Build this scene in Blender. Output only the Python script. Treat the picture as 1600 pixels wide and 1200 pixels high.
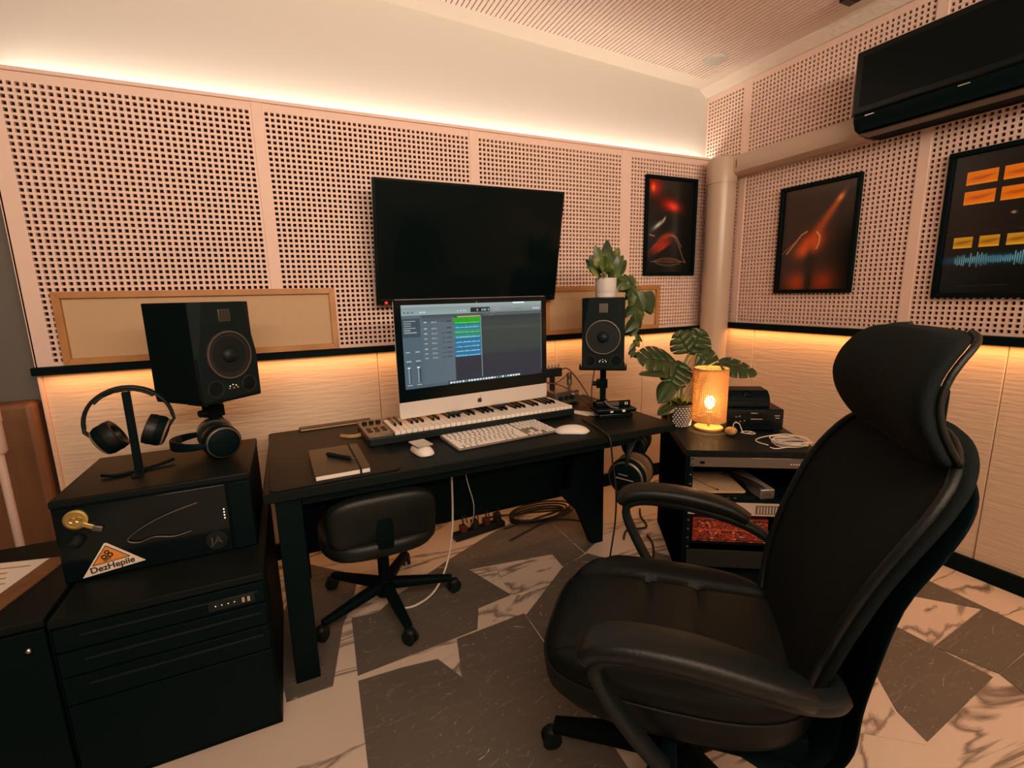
import bpy, math, random
import numpy as np
from mathutils import Matrix, Vector, Euler
random.seed(7)
PI = math.pi
def R_(a): return math.radians(a)
for o in list(bpy.data.objects): bpy.data.objects.remove(o)
sc = bpy.context.scene
COL = sc.collection

# ------------------------------------------------------------------ camera
cam = bpy.data.cameras.new('camera'); cam.sensor_width = 36.0; cam.lens = 16.7465; cam.clip_start = 0.02
camo = bpy.data.objects.new('camera', cam); COL.objects.link(camo)
camo.matrix_world = Matrix(((0.9058477, 0.0980043, -0.4121106, 0.0), (-0.4230458, 0.1593912, -0.8919791, 0.0), (-0.0217310, 0.9823388, 0.1858445, 1.35), (0, 0, 0, 1)))
sc.camera = camo
# ------------------------------------------------------------------ world and exposure
w = bpy.data.worlds.new('world'); sc.world = w; w.use_nodes = True
w.node_tree.nodes['Background'].inputs[0].default_value = (0.02, 0.03, 0.035, 1)
w.node_tree.nodes['Background'].inputs[1].default_value = 0.0
sc.view_settings.view_transform = 'Standard'; sc.view_settings.look = 'None'
sc.view_settings.gamma = 1.0; sc.view_settings.use_curve_mapping = False
sc.view_settings.exposure = 0.0
sc.cycles.use_denoising = True
sc.cycles.max_bounces = 8; sc.cycles.diffuse_bounces = 5; sc.cycles.glossy_bounces = 4
sc.cycles.transmission_bounces = 6; sc.cycles.transparent_max_bounces = 8
sc.cycles.sample_clamp_indirect = 4.0
# ------------------------------------------------------------------ lamps of the room, and an added fill
def area(name, loc, rot, sx, sy, power, col, spread=180):
    l = bpy.data.lights.new(name, 'AREA'); l.shape = 'RECTANGLE'; l.size = sx; l.size_y = sy
    l.energy = power; l.color = col; l.spread = R_(spread)
    o = bpy.data.objects.new(name, l); COL.objects.link(o); o.location = loc; o.rotation_euler = rot
    return o
WARM = (1.0, 0.87, 0.70); ORANGE = (1.0, 0.40, 0.11); SOFT = (1.0, 0.78, 0.58)
# light strip in the gap on top of the perforated panels, shining up
area('cove_light', (0.92, 2.661, 2.212), (R_(180), 0, 0), 3.70, 0.02, 8.0, WARM)
# light strips under the black ledges of both walls, shining down
area('ledge_light', (0.9, 2.579, 1.058), (R_(0), 0, 0), 3.68, 0.024, 5.0, ORANGE, 172)
area('ledge_light', (2.764, 0.55, 1.083), (0, 0, R_(90)), 3.9, 0.024, 6.8, ORANGE, 172)
# unseen area light added under the ceiling behind the camera as soft fill
area('ceiling_fill', (-0.05, -0.6, 2.76), (0, 0, 0), 1.6, 1.0, 34, SOFT)
# light strip high along the wall opposite
area('cove_light', (0.6, -1.93, 2.35), (R_(114), 0, 0), 3.4, 0.16, 93, SOFT, 125)

# ------------------------------------------------------------------ mesh helpers
class MB:
    def __init__(s): s.v = []; s.f = []; s.m = []; s.M = Matrix.Identity(4); s.mi = 0
    def add(s, vs, fs):
        b = len(s.v)
        for p in vs: s.v.append(tuple(s.M @ Vector(p)))
        for f in fs: s.f.append(tuple(i + b for i in f)); s.m.append(s.mi)
        return s
    def box(s, x0, x1, y0, y1, z0, z1):
        v = [(x, y, z) for x in (x0, x1) for y in (y0, y1) for z in (z0, z1)]
        return s.add(v, [(0,1,3,2),(4,6,7,5),(0,4,5,1),(2,3,7,6),(0,2,6,4),(1,5,7,3)])
    def cbox(s, c, d, rot=None):
        old = s.M
        s.M = old @ Matrix.Translation(c) @ (rot.to_matrix().to_4x4() if rot else Matrix.Identity(4))
        s.box(-d[0]/2, d[0]/2, -d[1]/2, d[1]/2, -d[2]/2, d[2]/2); s.M = old
        return s
    def loft(s, rings, caps=True, loop=False):
        n = len(rings[0]); v = [p for r in rings for p in r]; f = []
        k = len(rings)
        for i in range(k if loop else k-1):
            a = i*n; b = ((i+1) % k)*n
            for j in range(n):
                f.append((a+j, a+(j+1) % n, b+(j+1) % n, b+j))
        if caps and not loop:
            f.append(tuple(range(n))[::-1]); f.append(tuple(range((k-1)*n, k*n)))
        return s.add(v, f)
    def lathe(s, prof, n=24, c=(0,0,0), caps=True):
        return s.loft([[(c[0]+r*math.cos(2*PI*j/n), c[1]+r*math.sin(2*PI*j/n), c[2]+z) for j in range(n)] for r, z in prof], caps)
    def cyl(s, p0, p1, r0, r1=None, n=16):
        r1 = r0 if r1 is None else r1
        return s.tube([p0, p1], [r0, r1], n)
    def tube(s, pts, r, n=8, loop=False, sq=None):
        pts = [Vector(p) for p in pts]; k = len(pts)
        rs = r if isinstance(r, (list, tuple)) else [r]*k
        tang = []
        for i in range(k):
            a = pts[(i-1) % k] if (loop or i > 0) else pts[i]
            b = pts[(i+1) % k] if (loop or i < k-1) else pts[i]
            t = (b-a); tang.append(t.normalized() if t.length > 1e-9 else Vector((0,0,1)))
        u = tang[0].orthogonal().normalized(); rings = []
        for i in range(k):
            t = tang[i]; u = (u - t*u.dot(t))
            u = u.normalized() if u.length > 1e-6 else t.orthogonal().normalized()
            w_ = t.cross(u)
            rings.append([tuple(pts[i] + (u*math.cos(2*PI*j/n) + w_*math.sin(2*PI*j/n))*rs[i]) for j in range(n)])
        return s.loft(rings, True, loop)
    def band(s, pts, up, wid, thk):
        """flat strip of rectangular section along pts; up: function or vector giving the wide direction"""
        pts = [Vector(p) for p in pts]; k = len(pts); rings = []
        for i in range(k):
            a = pts[max(i-1, 0)]; b = pts[min(i+1, k-1)]; t = (b-a).normalized()
            u = Vector(up); u = (u - t*u.dot(t)).normalized(); n_ = t.cross(u)
            ww = wid[i] if isinstance(wid, (list, tuple)) else wid
            tt = thk[i] if isinstance(thk, (list, tuple)) else thk
            ring = []
            for q in range(12):
                c_, s_ = math.cos(2*PI*q/12), math.sin(2*PI*q/12)
                e = lambda x: math.copysign(abs(x)**0.5, x)
                ring.append(tuple(pts[i] + u*(ww/2*e(c_)) + n_*(tt/2*e(s_))))
            rings.append(ring)
        return s.loft(rings)
    def prism(s, poly, z0, z1):
        n = len(poly)
        v = [(x, y, z0) for x, y in poly] + [(x, y, z1) for x, y in poly]
        f = [tuple(range(n))[::-1], tuple(range(n, 2*n))] + [(i, (i+1) % n, n+(i+1) % n, n+i) for i in range(n)]
        return s.add(v, f)
    def sphere(s, c, r, n=12, k=8):
        rx, ry, rz = r if isinstance(r, (tuple, list)) else (r, r, r)
        return s.loft([[(c[0]+rx*math.sin(PI*(i+.02)/(k+.04))*math.cos(2*PI*j/n), c[1]+ry*math.sin(PI*(i+.02)/(k+.04))*math.sin(2*PI*j/n), c[2]-rz*math.cos(PI*(i+.02)/(k+.04))) for j in range(n)] for i in range(k+1)])
    def mesh(s, name, mats, smooth=None):
        me = bpy.data.meshes.new(name); me.from_pydata(s.v, [], s.f)
        for m in (mats if isinstance(mats, (list, tuple)) else [mats]): me.materials.append(m)
        if s.mi or any(s.m): me.polygons.foreach_set('material_index', s.m)
        if smooth:
            me.polygons.foreach_set('use_smooth', [True]*len(me.polygons)); me.set_sharp_from_angle(angle=R_(smooth))
        me.update(); return me
    def obj(s, name, mats, parent=None, smooth=None, bevel=0, seg=2, sub=0, loc=None, rot=None):
        o = bpy.data.objects.new(name, s.mesh(name, mats, smooth)); COL.objects.link(o)
        if parent: o.parent = parent
        if loc: o.location = loc
        if rot: o.rotation_euler = rot
        if bevel:
            b = o.modifiers.new('edge', 'BEVEL'); b.width = bevel; b.segments = seg; b.limit_method = 'ANGLE'; b.angle_limit = R_(40)
            if not smooth:
                o.data.polygons.foreach_set('use_smooth', [True]*len(o.data.polygons)); o.data.set_sharp_from_angle(angle=R_(30))
        if sub:
            d = o.modifiers.new('round', 'SUBSURF'); d.levels = sub; d.render_levels = sub
        return o
def tag(o, label, cat, group=None):
    o['label'] = label; o['category'] = cat
    if group: o['group'] = group
    return o
def thing(name, label, cat, loc=(0,0,0), rz=0, group=None):
    o = bpy.data.objects.new(name, None); COL.objects.link(o); o.location = loc; o.rotation_euler = (0, 0, rz)
    o.empty_display_size = 0.05
    return tag(o, label, cat, group)
def struct(o): o['kind'] = 'structure'; return o
def lab(o, s): o['label'] = s; return o
def place(me, name, parent, loc=(0,0,0), rot=(0,0,0)):
    o = bpy.data.objects.new(name, me); COL.objects.link(o); o.parent = parent; o.location = loc; o.rotation_euler = rot; return o
def smoothpath(pts, n=6, loop=False):
    P = [Vector(p) for p in pts]; k = len(P); out = []
    for i in range(k if loop else k-1):
        g = lambda j: P[j % k] if loop else P[max(0, min(k-1, j))]
        p0, p1, p2, p3 = g(i-1), g(i), g(i+1), g(i+2)
        for q in range(n):
            t = q/n
            out.append(0.5*((2*p1) + (p2-p0)*t + (2*p0-5*p1+4*p2-p3)*t*t + (3*p1-p0-3*p2+p3)*t*t*t))
    if not loop: out.append(P[-1])
    return out
def rrect(w_, h, r, n=5):
    out = []
    for cx, cy, a0 in ((w_/2-r, h/2-r, 0), (-w_/2+r, h/2-r, 90), (-w_/2+r, -h/2+r, 180), (w_/2-r, -h/2+r, 270)):
        for i in range(n+1):
            a = R_(a0+90*i/n); out.append((cx+r*math.cos(a), cy+r*math.sin(a)))
    return out

def dense(tab, n=4): return [tuple(v) for v in smoothpath(tab, n)]
# ------------------------------------------------------------------ materials
def mat(name, col, rough=0.5, metal=0.0, spec=0.5, bump=None, var=None, coat=0):
    """bump=(scale, strength, (sx,sy,sz)); var=(scale, colour2, (sx,sy,sz), lo, hi)"""
    m = bpy.data.materials.new(name); m.use_nodes = True; nt = m.node_tree; b = nt.nodes['Principled BSDF']
    b.inputs['Base Color'].default_value = (*col, 1); b.inputs['Roughness'].default_value = rough
    b.inputs['Metallic'].default_value = metal; b.inputs['Specular IOR Level'].default_value = spec
    if coat: b.inputs['Coat Weight'].default_value = coat; b.inputs['Coat Roughness'].default_value = 0.08
    def noise(scale, st, detail=4):
        tc = nt.nodes.new('ShaderNodeTexCoord'); mp = nt.nodes.new('ShaderNodeMapping'); mp.inputs['Scale'].default_value = st
        nz = nt.nodes.new('ShaderNodeTexNoise'); nz.inputs['Scale'].default_value = scale; nz.inputs['Detail'].default_value = detail
        nt.links.new(tc.outputs['Object'], mp.inputs['Vector']); nt.links.new(mp.outputs[0], nz.inputs['Vector']); return nz
    if var:
        nz = noise(var[0], var[2]); r = nt.nodes.new('ShaderNodeValToRGB')
        r.color_ramp.elements[0].position = var[3]; r.color_ramp.elements[1].position = var[4]
        r.color_ramp.elements[0].color = (*col, 1); r.color_ramp.elements[1].color = (*var[1], 1)
        nt.links.new(nz.outputs['Fac'], r.inputs['Fac']); nt.links.new(r.outputs[0], b.inputs['Base Color'])
    if bump:
        nz = noise(bump[0], bump[2]); bp = nt.nodes.new('ShaderNodeBump'); bp.inputs['Strength'].default_value = bump[1]; bp.inputs['Distance'].default_value = 0.01
        nt.links.new(nz.outputs['Fac'], bp.inputs['Height']); nt.links.new(bp.outputs[0], b.inputs['Normal'])
    return m
def emit(name, col, strength):
    m = bpy.data.materials.new(name); m.use_nodes = True; nt = m.node_tree; b = nt.nodes['Principled BSDF']
    b.inputs['Base Color'].default_value = (*col, 1); b.inputs['Emission Color'].default_value = (*col, 1); b.inputs['Emission Strength'].default_value = strength
    return m
def printed(name, rough=0.15, emission=0.0, coat=0.0):
    m = bpy.data.materials.new(name); m.use_nodes = True; nt = m.node_tree; b = nt.nodes['Principled BSDF']
    a = nt.nodes.new('ShaderNodeAttribute'); a.attribute_name = 'print'
    b.inputs['Roughness'].default_value = rough
    if emission:
        b.inputs['Base Color'].default_value = (0.005, 0.005, 0.005, 1)
        nt.links.new(a.outputs['Color'], b.inputs['Emission Color']); b.inputs['Emission Strength'].default_value = emission
    else: nt.links.new(a.outputs['Color'], b.inputs['Base Color'])
    return m
def textobj(name, c, m):
    """lettering as a mesh"""
    t = bpy.data.objects.new('text', c); COL.objects.link(t); bpy.context.view_layer.update()
    me = bpy.data.meshes.new_from_object(t.evaluated_get(bpy.context.evaluated_depsgraph_get())); me.name = name
    bpy.data.objects.remove(t); me.materials.clear(); me.materials.append(m)
    o = bpy.data.objects.new(name, me); COL.objects.link(o); return o
def s2l(c): 
    c = np.asarray(c, float)/255.0
    return np.where(c <= 0.04045, c/12.92, ((c+0.055)/1.055)**2.4)
def picture(name, img, W, H, m, parent, M=None):
    """a flat printed sheet: img is (h, w, 3) sRGB 0-255, row 0 on top; lies in local XZ, facing -Y"""
    h, w_ = img.shape[:2]
    xs = np.linspace(-W/2, W/2, w_+1); zs = np.linspace(H/2, -H/2, h+1)
    X, Z = np.meshgrid(xs, zs); V = np.stack([X.ravel(), np.zeros(X.size), Z.ravel()], 1)
    i = np.arange(h)[:, None]*(w_+1) + np.arange(w_)[None, :]
    F = np.stack([i, i+w_+1, i+w_+2, i+1], -1).reshape(-1, 4)
    me = bpy.data.meshes.new(name); me.from_pydata(V.tolist(), [], F.tolist()); me.materials.append(m)
    at = me.color_attributes.new('print', 'FLOAT_COLOR', 'CORNER')
    c = np.ones((h*w_, 4, 4), np.float32); c[:, :, :3] = s2l(img).reshape(-1, 1, 3)
    at.data.foreach_set('color', c.ravel()); me.update()
    o = bpy.data.objects.new(name, me); COL.objects.link(o); o.parent = parent
    if M: o.matrix_local = M
    return o

BLACK = (0.0024, 0.0078, 0.0088)
M = {}
M['panel'] = mat('panel_paint', (0.80, 0.585, 0.50), 0.6, bump=(60, 0.03, (1,1,1)))
M['holes'] = mat('panel_backing', (0.036, 0.007, 0.003), 0.9, var=(5, (0.009, 0.005, 0.005), (1,1,1.4), 0.45, 0.62))
M['plaster'] = mat('smooth_plaster', (0.59, 0.555, 0.515), 0.8, bump=(25, 0.03, (1,1,1)))
M['rough'] = mat('rough_plaster', (0.78, 0.69, 0.60), 0.85, bump=(28, 0.5, (1,1,1)))
M['grey'] = mat('grey_plaster', (0.14, 0.125, 0.11), 0.85, bump=(25, 0.08, (1,1,1)))
M['fabric'] = mat('stretched_fabric', (0.69, 0.54, 0.41), 0.85, bump=(9, 0.35, (0.8, 0.8, 8)))
M['slat'] = mat('slat_wood', (0.84, 0.69, 0.62), 0.6, bump=(40, 0.05, (1,0.1,1)))
M['gap'] = mat('ceiling_void', (0.045, 0.022, 0.014), 0.9)
M['black'] = mat('black_lacquer', BLACK, 0.5, spec=0.05)
M['dull'] = mat('dull_black', (0.0028, 0.0075, 0.008), 0.9, spec=0.0)
M['blackm'] = mat('black_matte', (0.0035, 0.0095, 0.0105), 0.75, spec=0.2)
M['desk'] = mat('black_desk_top', (0.0055, 0.0085, 0.0078), 0.5, spec=0.10, bump=(70, 0.06, (1,1,1)))
M['gloss'] = mat('black_gloss', (0.002, 0.006, 0.007), 0.14, spec=0.3)
M['screen'] = mat('dark_screen_glass', (0.002, 0.006, 0.0065), 0.16, spec=0.12)
M['leather'] = mat('black_leather', (0.0045, 0.0075, 0.0068), 0.42, spec=0.32, bump=(160, 0.10, (1,1,1)))
M['seatleather'] = mat('seat_leather', (0.0042, 0.0066, 0.0058), 0.48, spec=0.2, bump=(160, 0.10, (1,1,1)))  # darker, duller copy of the black leather, so the seat reads as shaded
M['pad'] = mat('tan_pad', (0.15, 0.09, 0.05), 0.6)
M['mesh'] = mat('black_mesh_cloth', (0.0045, 0.0085, 0.0085), 0.85, spec=0.15, bump=(300, 0.25, (1,1,1)))
M['plastic'] = mat('black_plastic', (0.0045, 0.0095, 0.010), 0.5, spec=0.3)
M['rubber'] = mat('dark_rubber', (0.008, 0.009, 0.009), 0.8)
M['kbase'] = mat('keyboard_base', (0.24, 0.20, 0.17), 0.45, 0.2)
M['mat'] = mat('mat_leather', (0.007, 0.0085, 0.007), 0.6, spec=0.2, bump=(160, 0.1, (1,1,1)))
M['alu'] = mat('brushed_aluminium', (0.80, 0.76, 0.72), 0.38, 0.35)
M['white'] = mat('white_plastic', (0.80, 0.76, 0.71), 0.35)
M['key'] = mat('white_key', (0.82, 0.77, 0.70), 0.4)
M['paper'] = mat('paper', (0.80, 0.74, 0.66), 0.8)
M['oak'] = mat('oak_frame', (0.42, 0.185, 0.055), 0.5, var=(6, (0.52, 0.25, 0.085), (1,1,1), 0.4, 0.7), bump=(30, 0.05, (0.2,1,1)))
M['canvas'] = mat('cream_canvas', (0.55, 0.37, 0.22), 0.85, bump=(120, 0.06, (1,1,1)))
M['duct'] = mat('duct_plastic', (0.52, 0.395, 0.30), 0.3)
M['brown'] = mat('brown_wood', (0.20, 0.085, 0.035), 0.6, var=(3, (0.15, 0.062, 0.026), (6,6,0.6), 0.4, 0.7))
M['pinkwhite'] = mat('pale_enamel', (0.62, 0.44, 0.37), 0.5)
M['gold'] = mat('brass', (0.62, 0.44, 0.15), 0.35, 0.8)
M['chrome'] = mat('chrome', (0.7, 0.68, 0.64), 0.2, 1.0)
M['steel'] = mat('dark_steel', (0.16, 0.14, 0.12), 0.4, 0.7)
M['silver'] = mat('silver_box', (0.55, 0.50, 0.44), 0.35, 0.5)
M['bronze'] = mat('bronze_ring', (0.45, 0.33, 0.22), 0.35, 0.6)
M['cablew'] = mat('white_cable', (0.72, 0.64, 0.55), 0.5)
M['cableb'] = mat('black_cable', (0.012, 0.010, 0.009), 0.55)
M['cabler'] = mat('dark_red_cable', (0.10, 0.018, 0.010), 0.5)
M['leaf'] = mat('monstera_leaf', (0.022, 0.048, 0.014), 0.36, var=(7, (0.035, 0.066, 0.018), (1,1,1), 0.4, 0.7))
M['leafl'] = mat('pothos_leaf', (0.055, 0.095, 0.022), 0.42, var=(22, (0.24, 0.24, 0.06), (1,1,1), 0.52, 0.66))
M['leafy'] = mat('young_leaf', (0.26, 0.27, 0.045), 0.45)
M['stem'] = mat('plant_stem', (0.20, 0.20, 0.05), 0.5)
M['soil'] = mat('soil', (0.03, 0.018, 0.01), 0.95)
M['pot'] = mat('white_pot', (0.62, 0.58, 0.56), 0.45)
M['wood'] = mat('turned_wood', (0.62, 0.34, 0.12), 0.45)
M['tan'] = mat('tan_strip', (0.50, 0.30, 0.15), 0.5)
M['orange'] = mat('sticker_orange', (0.75, 0.27, 0.05), 0.5)
M['ink'] = mat('ink', (0.03, 0.015, 0.01), 0.6)
M['sticker'] = mat('sticker_paper', (0.80, 0.68, 0.56), 0.5)
M['notebook'] = mat('notebook_cover', (0.033, 0.024, 0.016), 0.5, bump=(200, 0.08, (1,1,1)))
M['led'] = emit('warm_led', (1.0, 0.55, 0.2), 6)
M['cove'] = emit('cove_led', (1.0, 0.75, 0.5), 6)
M['redled'] = emit('red_led', (0.9, 0.02, 0.03), 0.9)
M['whiteled'] = emit('white_led', (1.0, 0.9, 0.75), 0.6)
M['bulb'] = emit('bulb', (1.0, 0.75, 0.36), 40)
M['print'] = printed('poster_print', 0.2)
M['display'] = printed('lit_display', 0.2, 1.0)

def marble(name, base, vein, veinpos, scale, streak, rough=0.35, scratch=None):
    m = bpy.data.materials.new(name); m.use_nodes = True; nt = m.node_tree; b = nt.nodes['Principled BSDF']
    N = nt.nodes.new; L = nt.links.new
    tc = N('ShaderNodeTexCoord'); mp = N('ShaderNodeMapping'); mp.inputs['Rotation'].default_value = (0, 0, 0.6); mp.inputs['Scale'].default_value = (0.55, 2.6, 1)
    L(tc.outputs['Object'], mp.inputs['Vector'])
    n1 = N('ShaderNodeTexNoise'); n1.inputs['Scale'].default_value = scale; n1.inputs['Detail'].default_value = 6; n1.inputs['Distortion'].default_value = 0.9
    L(mp.outputs[0], n1.inputs['Vector'])
    ab = N('ShaderNodeMath'); ab.operation = 'SUBTRACT'; ab.inputs[1].default_value = 0.5; L(n1.outputs['Fac'], ab.inputs[0])
    a2 = N('ShaderNodeMath'); a2.operation = 'ABSOLUTE'; L(ab.outputs[0], a2.inputs[0])
    r = N('ShaderNodeValToRGB'); r.color_ramp.elements[0].position = 0.0; r.color_ramp.elements[0].color = (*vein, 1)
    r.color_ramp.elements[1].position = veinpos; r.color_ramp.elements[1].color = (*base, 1)
    L(a2.outputs[0], r.inputs['Fac'])
    n2 = N('ShaderNodeTexNoise'); n2.inputs['Scale'].default_value = 3.5; n2.inputs['Detail'].default_value = 5; L(tc.outputs['Object'], n2.inputs['Vector'])
    mx = N('ShaderNodeMix'); mx.data_type = 'RGBA'; mx.blend_type = 'MIX'; 
    r2 = N('ShaderNodeValToRGB'); r2.color_ramp.elements[0].position = 0.35; r2.color_ramp.elements[1].position = 0.7
    L(n2.outputs['Fac'], r2.inputs['Fac']); L(r2.outputs[0], mx.inputs[0])
    L(r.outputs[0], mx.inputs[6]); mx.inputs[7].default_value = (*streak, 1)
    m2 = N('ShaderNodeMix'); m2.data_type = 'RGBA'; m2.inputs[0].default_value = 0.35
    L(r.outputs[0], m2.inputs[6]); L(mx.outputs[2], m2.inputs[7]); L(m2.outputs[2], b.inputs['Base Color'])
    if scratch:
        nr = N('ShaderNodeTexNoise'); nr.inputs['Scale'].default_value = 2.3; L(tc.outputs['Object'], nr.inputs['Vector'])
        mu = N('ShaderNodeMath'); mu.operation = 'MULTIPLY'; mu.inputs[1].default_value = 14.0; L(nr.outputs['Fac'], mu.inputs[0])
        vr = N('ShaderNodeVectorRotate'); vr.rotation_type = 'Z_AXIS'; L(tc.outputs['Object'], vr.inputs['Vector']); L(mu.outputs[0], vr.inputs['Angle'])
        ms = N('ShaderNodeMapping'); ms.inputs['Scale'].default_value = (16, 110, 1); L(vr.outputs[0], ms.inputs['Vector'])
        ns = N('ShaderNodeTexNoise'); ns.inputs['Scale'].default_value = 1.0; ns.inputs['Detail'].default_value = 1.0; L(ms.outputs[0], ns.inputs['Vector'])
        rs = N('ShaderNodeValToRGB'); rs.color_ramp.elements[0].position = 0.70; rs.color_ramp.elements[1].position = 0.76; L(ns.outputs['Fac'], rs.inputs['Fac'])
        md = N('ShaderNodeMix'); md.data_type = 'RGBA'; L(rs.outputs[0], md.inputs[0]); L(m2.outputs[2], md.inputs[6]); md.inputs[7].default_value = (*scratch, 1)
        L(md.outputs[2], b.inputs['Base Color'])
    b.inputs['Roughness'].default_value = rough
    return m
M['marble'] = marble('white_marble', (0.70, 0.59, 0.50), (0.13, 0.10, 0.08), 0.026, 1.7, (0.58, 0.47, 0.40))
M['slate'] = marble('dark_slate', (0.115, 0.102, 0.086), (0.22, 0.20, 0.17), 0.006, 5.0, (0.175, 0.142, 0.115), 0.5, (0.55, 0.49, 0.40))

# ================================================================== the room
def cz(x): return 2.70 + 0.047*(2.8-x)
mb = MB(); mb.box(-1.35, 2.95, -2.1, 2.85, -0.06, 0.0)
floor = struct(mb.obj('floor', M['marble']))
# irregular vinyl pieces, metres on the floor
TILES = [
 ('slate', [(0.124,1.949),(0.232,1.936),(0.316,2.009),(0.627,2.195),(0.692,2.064),(0.793,1.788),(0.628,1.766),(0.577,1.646),(0.488,1.637),(0.106,1.612)]),
 ('slate', [(0.637,2.198),(0.921,2.343),(1.079,2.408),(1.302,2.338),(1.287,1.933),(1.123,1.869),(1.134,2.004),(0.702,2.066)]),
 ('slate', [(0.102,1.581),(0.258,1.573),(0.385,1.555),(0.438,1.432),(0.434,1.005),(0.082,1.178)]),
 ('slate', [(0.441,1.432),(0.486,1.622),(0.791,1.641),(0.773,1.202),(0.755,0.849),(0.437,1.005)]),
 ('slate', [(0.083,1.929),(0.016,1.605),(-0.131,1.602),(-0.175,1.952),(-0.065,2.522),(0.189,2.264),(0.125,2.024)]),
 ('slate', [(2.366,0.990),(2.57,1.034),(2.542,0.676),(2.363,0.616),(2.143,0.609),(2.100,0.775),(2.523,0.80)]),
 ('slate', [(2.091,0.933),(2.095,0.776),(2.099,0.610),(1.618,0.579),(1.657,0.678),(1.818,0.857)]),
 ('slate', [(2.141,0.605),(2.356,0.610),(2.105,0.53)]),
 ('marble', [(0.826,2.022),(1.128,2.000),(1.117,1.855),(1.016,1.780),(0.84,1.768),(0.796,1.792)]),
 ('marble', [(2.099,0.930),(2.363,0.987),(2.52,0.803),(2.102,0.779)]),
 ('marble', [(1.60,0.575),(1.64,0.675),(1.80,0.86),(1.72,0.93),(1.45,0.70)]),
 ('slate', [(1.31,2.33),(1.60,2.50),(1.58,2.28),(1.45,2.02),(1.30,1.94)]),
 ('slate', [(0.80,1.63),(1.11,1.86),(1.30,1.92),(1.52,1.60),(1.22,1.22),(0.79,1.21)]),
 ('slate', [(0.08,1.16),(0.43,0.99),(0.40,0.40),(0.05,0.42)]),
 ('slate', [(0.45,0.99),(0.75,0.83),(1.10,0.60),(0.80,0.10),(0.42,0.38)]),
 ('slate', [(1.66,1.40),(1.72,1.62),(1.62,1.78),(1.50,1.66)]),
 ('slate', [(2.00,0.20),(2.30,0.48),(2.78,0.45),(2.78,0.02),(2.30,-0.10)]),
 ('slate', [(-1.2,1.2),(-0.6,1.35),(-0.35,0.85),(-0.8,0.4),(-1.25,0.6)]),
]
for ti, (k, poly) in enumerate(TILES):
    cx = sum(p[0] for p in poly)/len(poly); cy = sum(p[1] for p in poly)/len(poly)
    a = sum(poly[i][0]*poly[(i+1) % len(poly)][1]-poly[(i+1) % len(poly)][0]*poly[i][1] for i in range(len(poly)))
    if a < 0: poly = poly[::-1]
    mb = MB(); mb.prism([((x-cx)*1.012, (y-cy)*1.012) for x, y in poly], 0.0, (0.003 if k == 'slate' else 0.0022)+.00006*ti)
    mb.obj('floor_tile', M[k], floor, bevel=0.0006, seg=1, loc=(cx, cy, 0))
# ceiling: dark void above slats, plaster border, slats
mb = MB()
mb.loft([[(-1.35, -2.1, cz(-1.35)+.02), (2.95, -2.1, cz(2.95)+.02), (2.95, -2.1, 3.05), (-1.35, -2.1, 3.05)],
         [(-1.35, 2.85, cz(-1.35)+.02), (2.95, 2.85, cz(2.95)+.02), (2.95, 2.85, 3.05), (-1.35, 2.85, 3.05)]])
ceiling = struct(mb.obj('ceiling', M['gap']))
mb = MB(); 
mb.loft([[(-1.3, 2.572, cz(-1.3)), (2.8, 2.572, cz(2.8)), (2.8, 2.572, cz(2.8)+.03), (-1.3, 2.572, cz(-1.3)+.03)],
         [(-1.3, 2.71, cz(-1.3)), (2.8, 2.71, cz(2.8)), (2.8, 2.71, cz(2.8)+.03), (-1.3, 2.71, cz(-1.3)+.03)]])
mb.obj('border', M['rough'], ceiling)
mb = MB()
mb.loft([[(2.643, -2.0, cz(2.643)), (2.8, -2.0, cz(2.8)), (2.8, -2.0, cz(2.8)+.03), (2.643, -2.0, cz(2.643)+.03)],
         [(2.643, 2.572, cz(2.643)), (2.8, 2.572, cz(2.8)), (2.8, 2.572, cz(2.8)+.03), (2.643, 2.572, cz(2.643)+.03)]])
mb.obj('border', M['rough'], ceiling)
PITCH = 0.0269
mb = MB(); mb.box(-0.0099, 0.0099, -2.0, 2.572, 0.0, 0.016)
slat_me = mb.mesh('ceiling_slat', M['slat'])
x = 2.643-0.0108-0.003
while x > -1.28:
    place(slat_me, 'ceiling_slat', ceiling, (x, 0, cz(x)), (0, math.atan(0.047), 0)); x -= PITCH
# crown along the poster wall
mb = MB(); mb.loft([[(2.80, y, 2.655), (2.785, y, 2.655), (2.722, y, 2.70), (2.722, y, 2.71), (2.80, y, 2.71)] for y in (-2.0, 2.70)])
struct(mb.obj('trim_3', M['rough']))

# walls
mb = MB(); mb.box(-1.35, 2.95, 2.70, 2.85, 0.0, 3.0)
wall_back = struct(mb.obj('wall_back', M['plaster']))
mb = MB(); mb.box(2.83, 2.95, -2.1, 2.70, 0.0, 3.0)
wall_right = struct(mb.obj('wall_right', M['holes']))
mb = MB(); mb.box(-1.40, -1.25, -2.1, 2.85, 0, 3.05); struct(mb.obj('wall_left', M['grey']))
mb = MB(); mb.box(-1.35, 2.95, -2.2, -2.0, 0, 3.05); struct(mb.obj('wall_front', M['plaster']))
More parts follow.
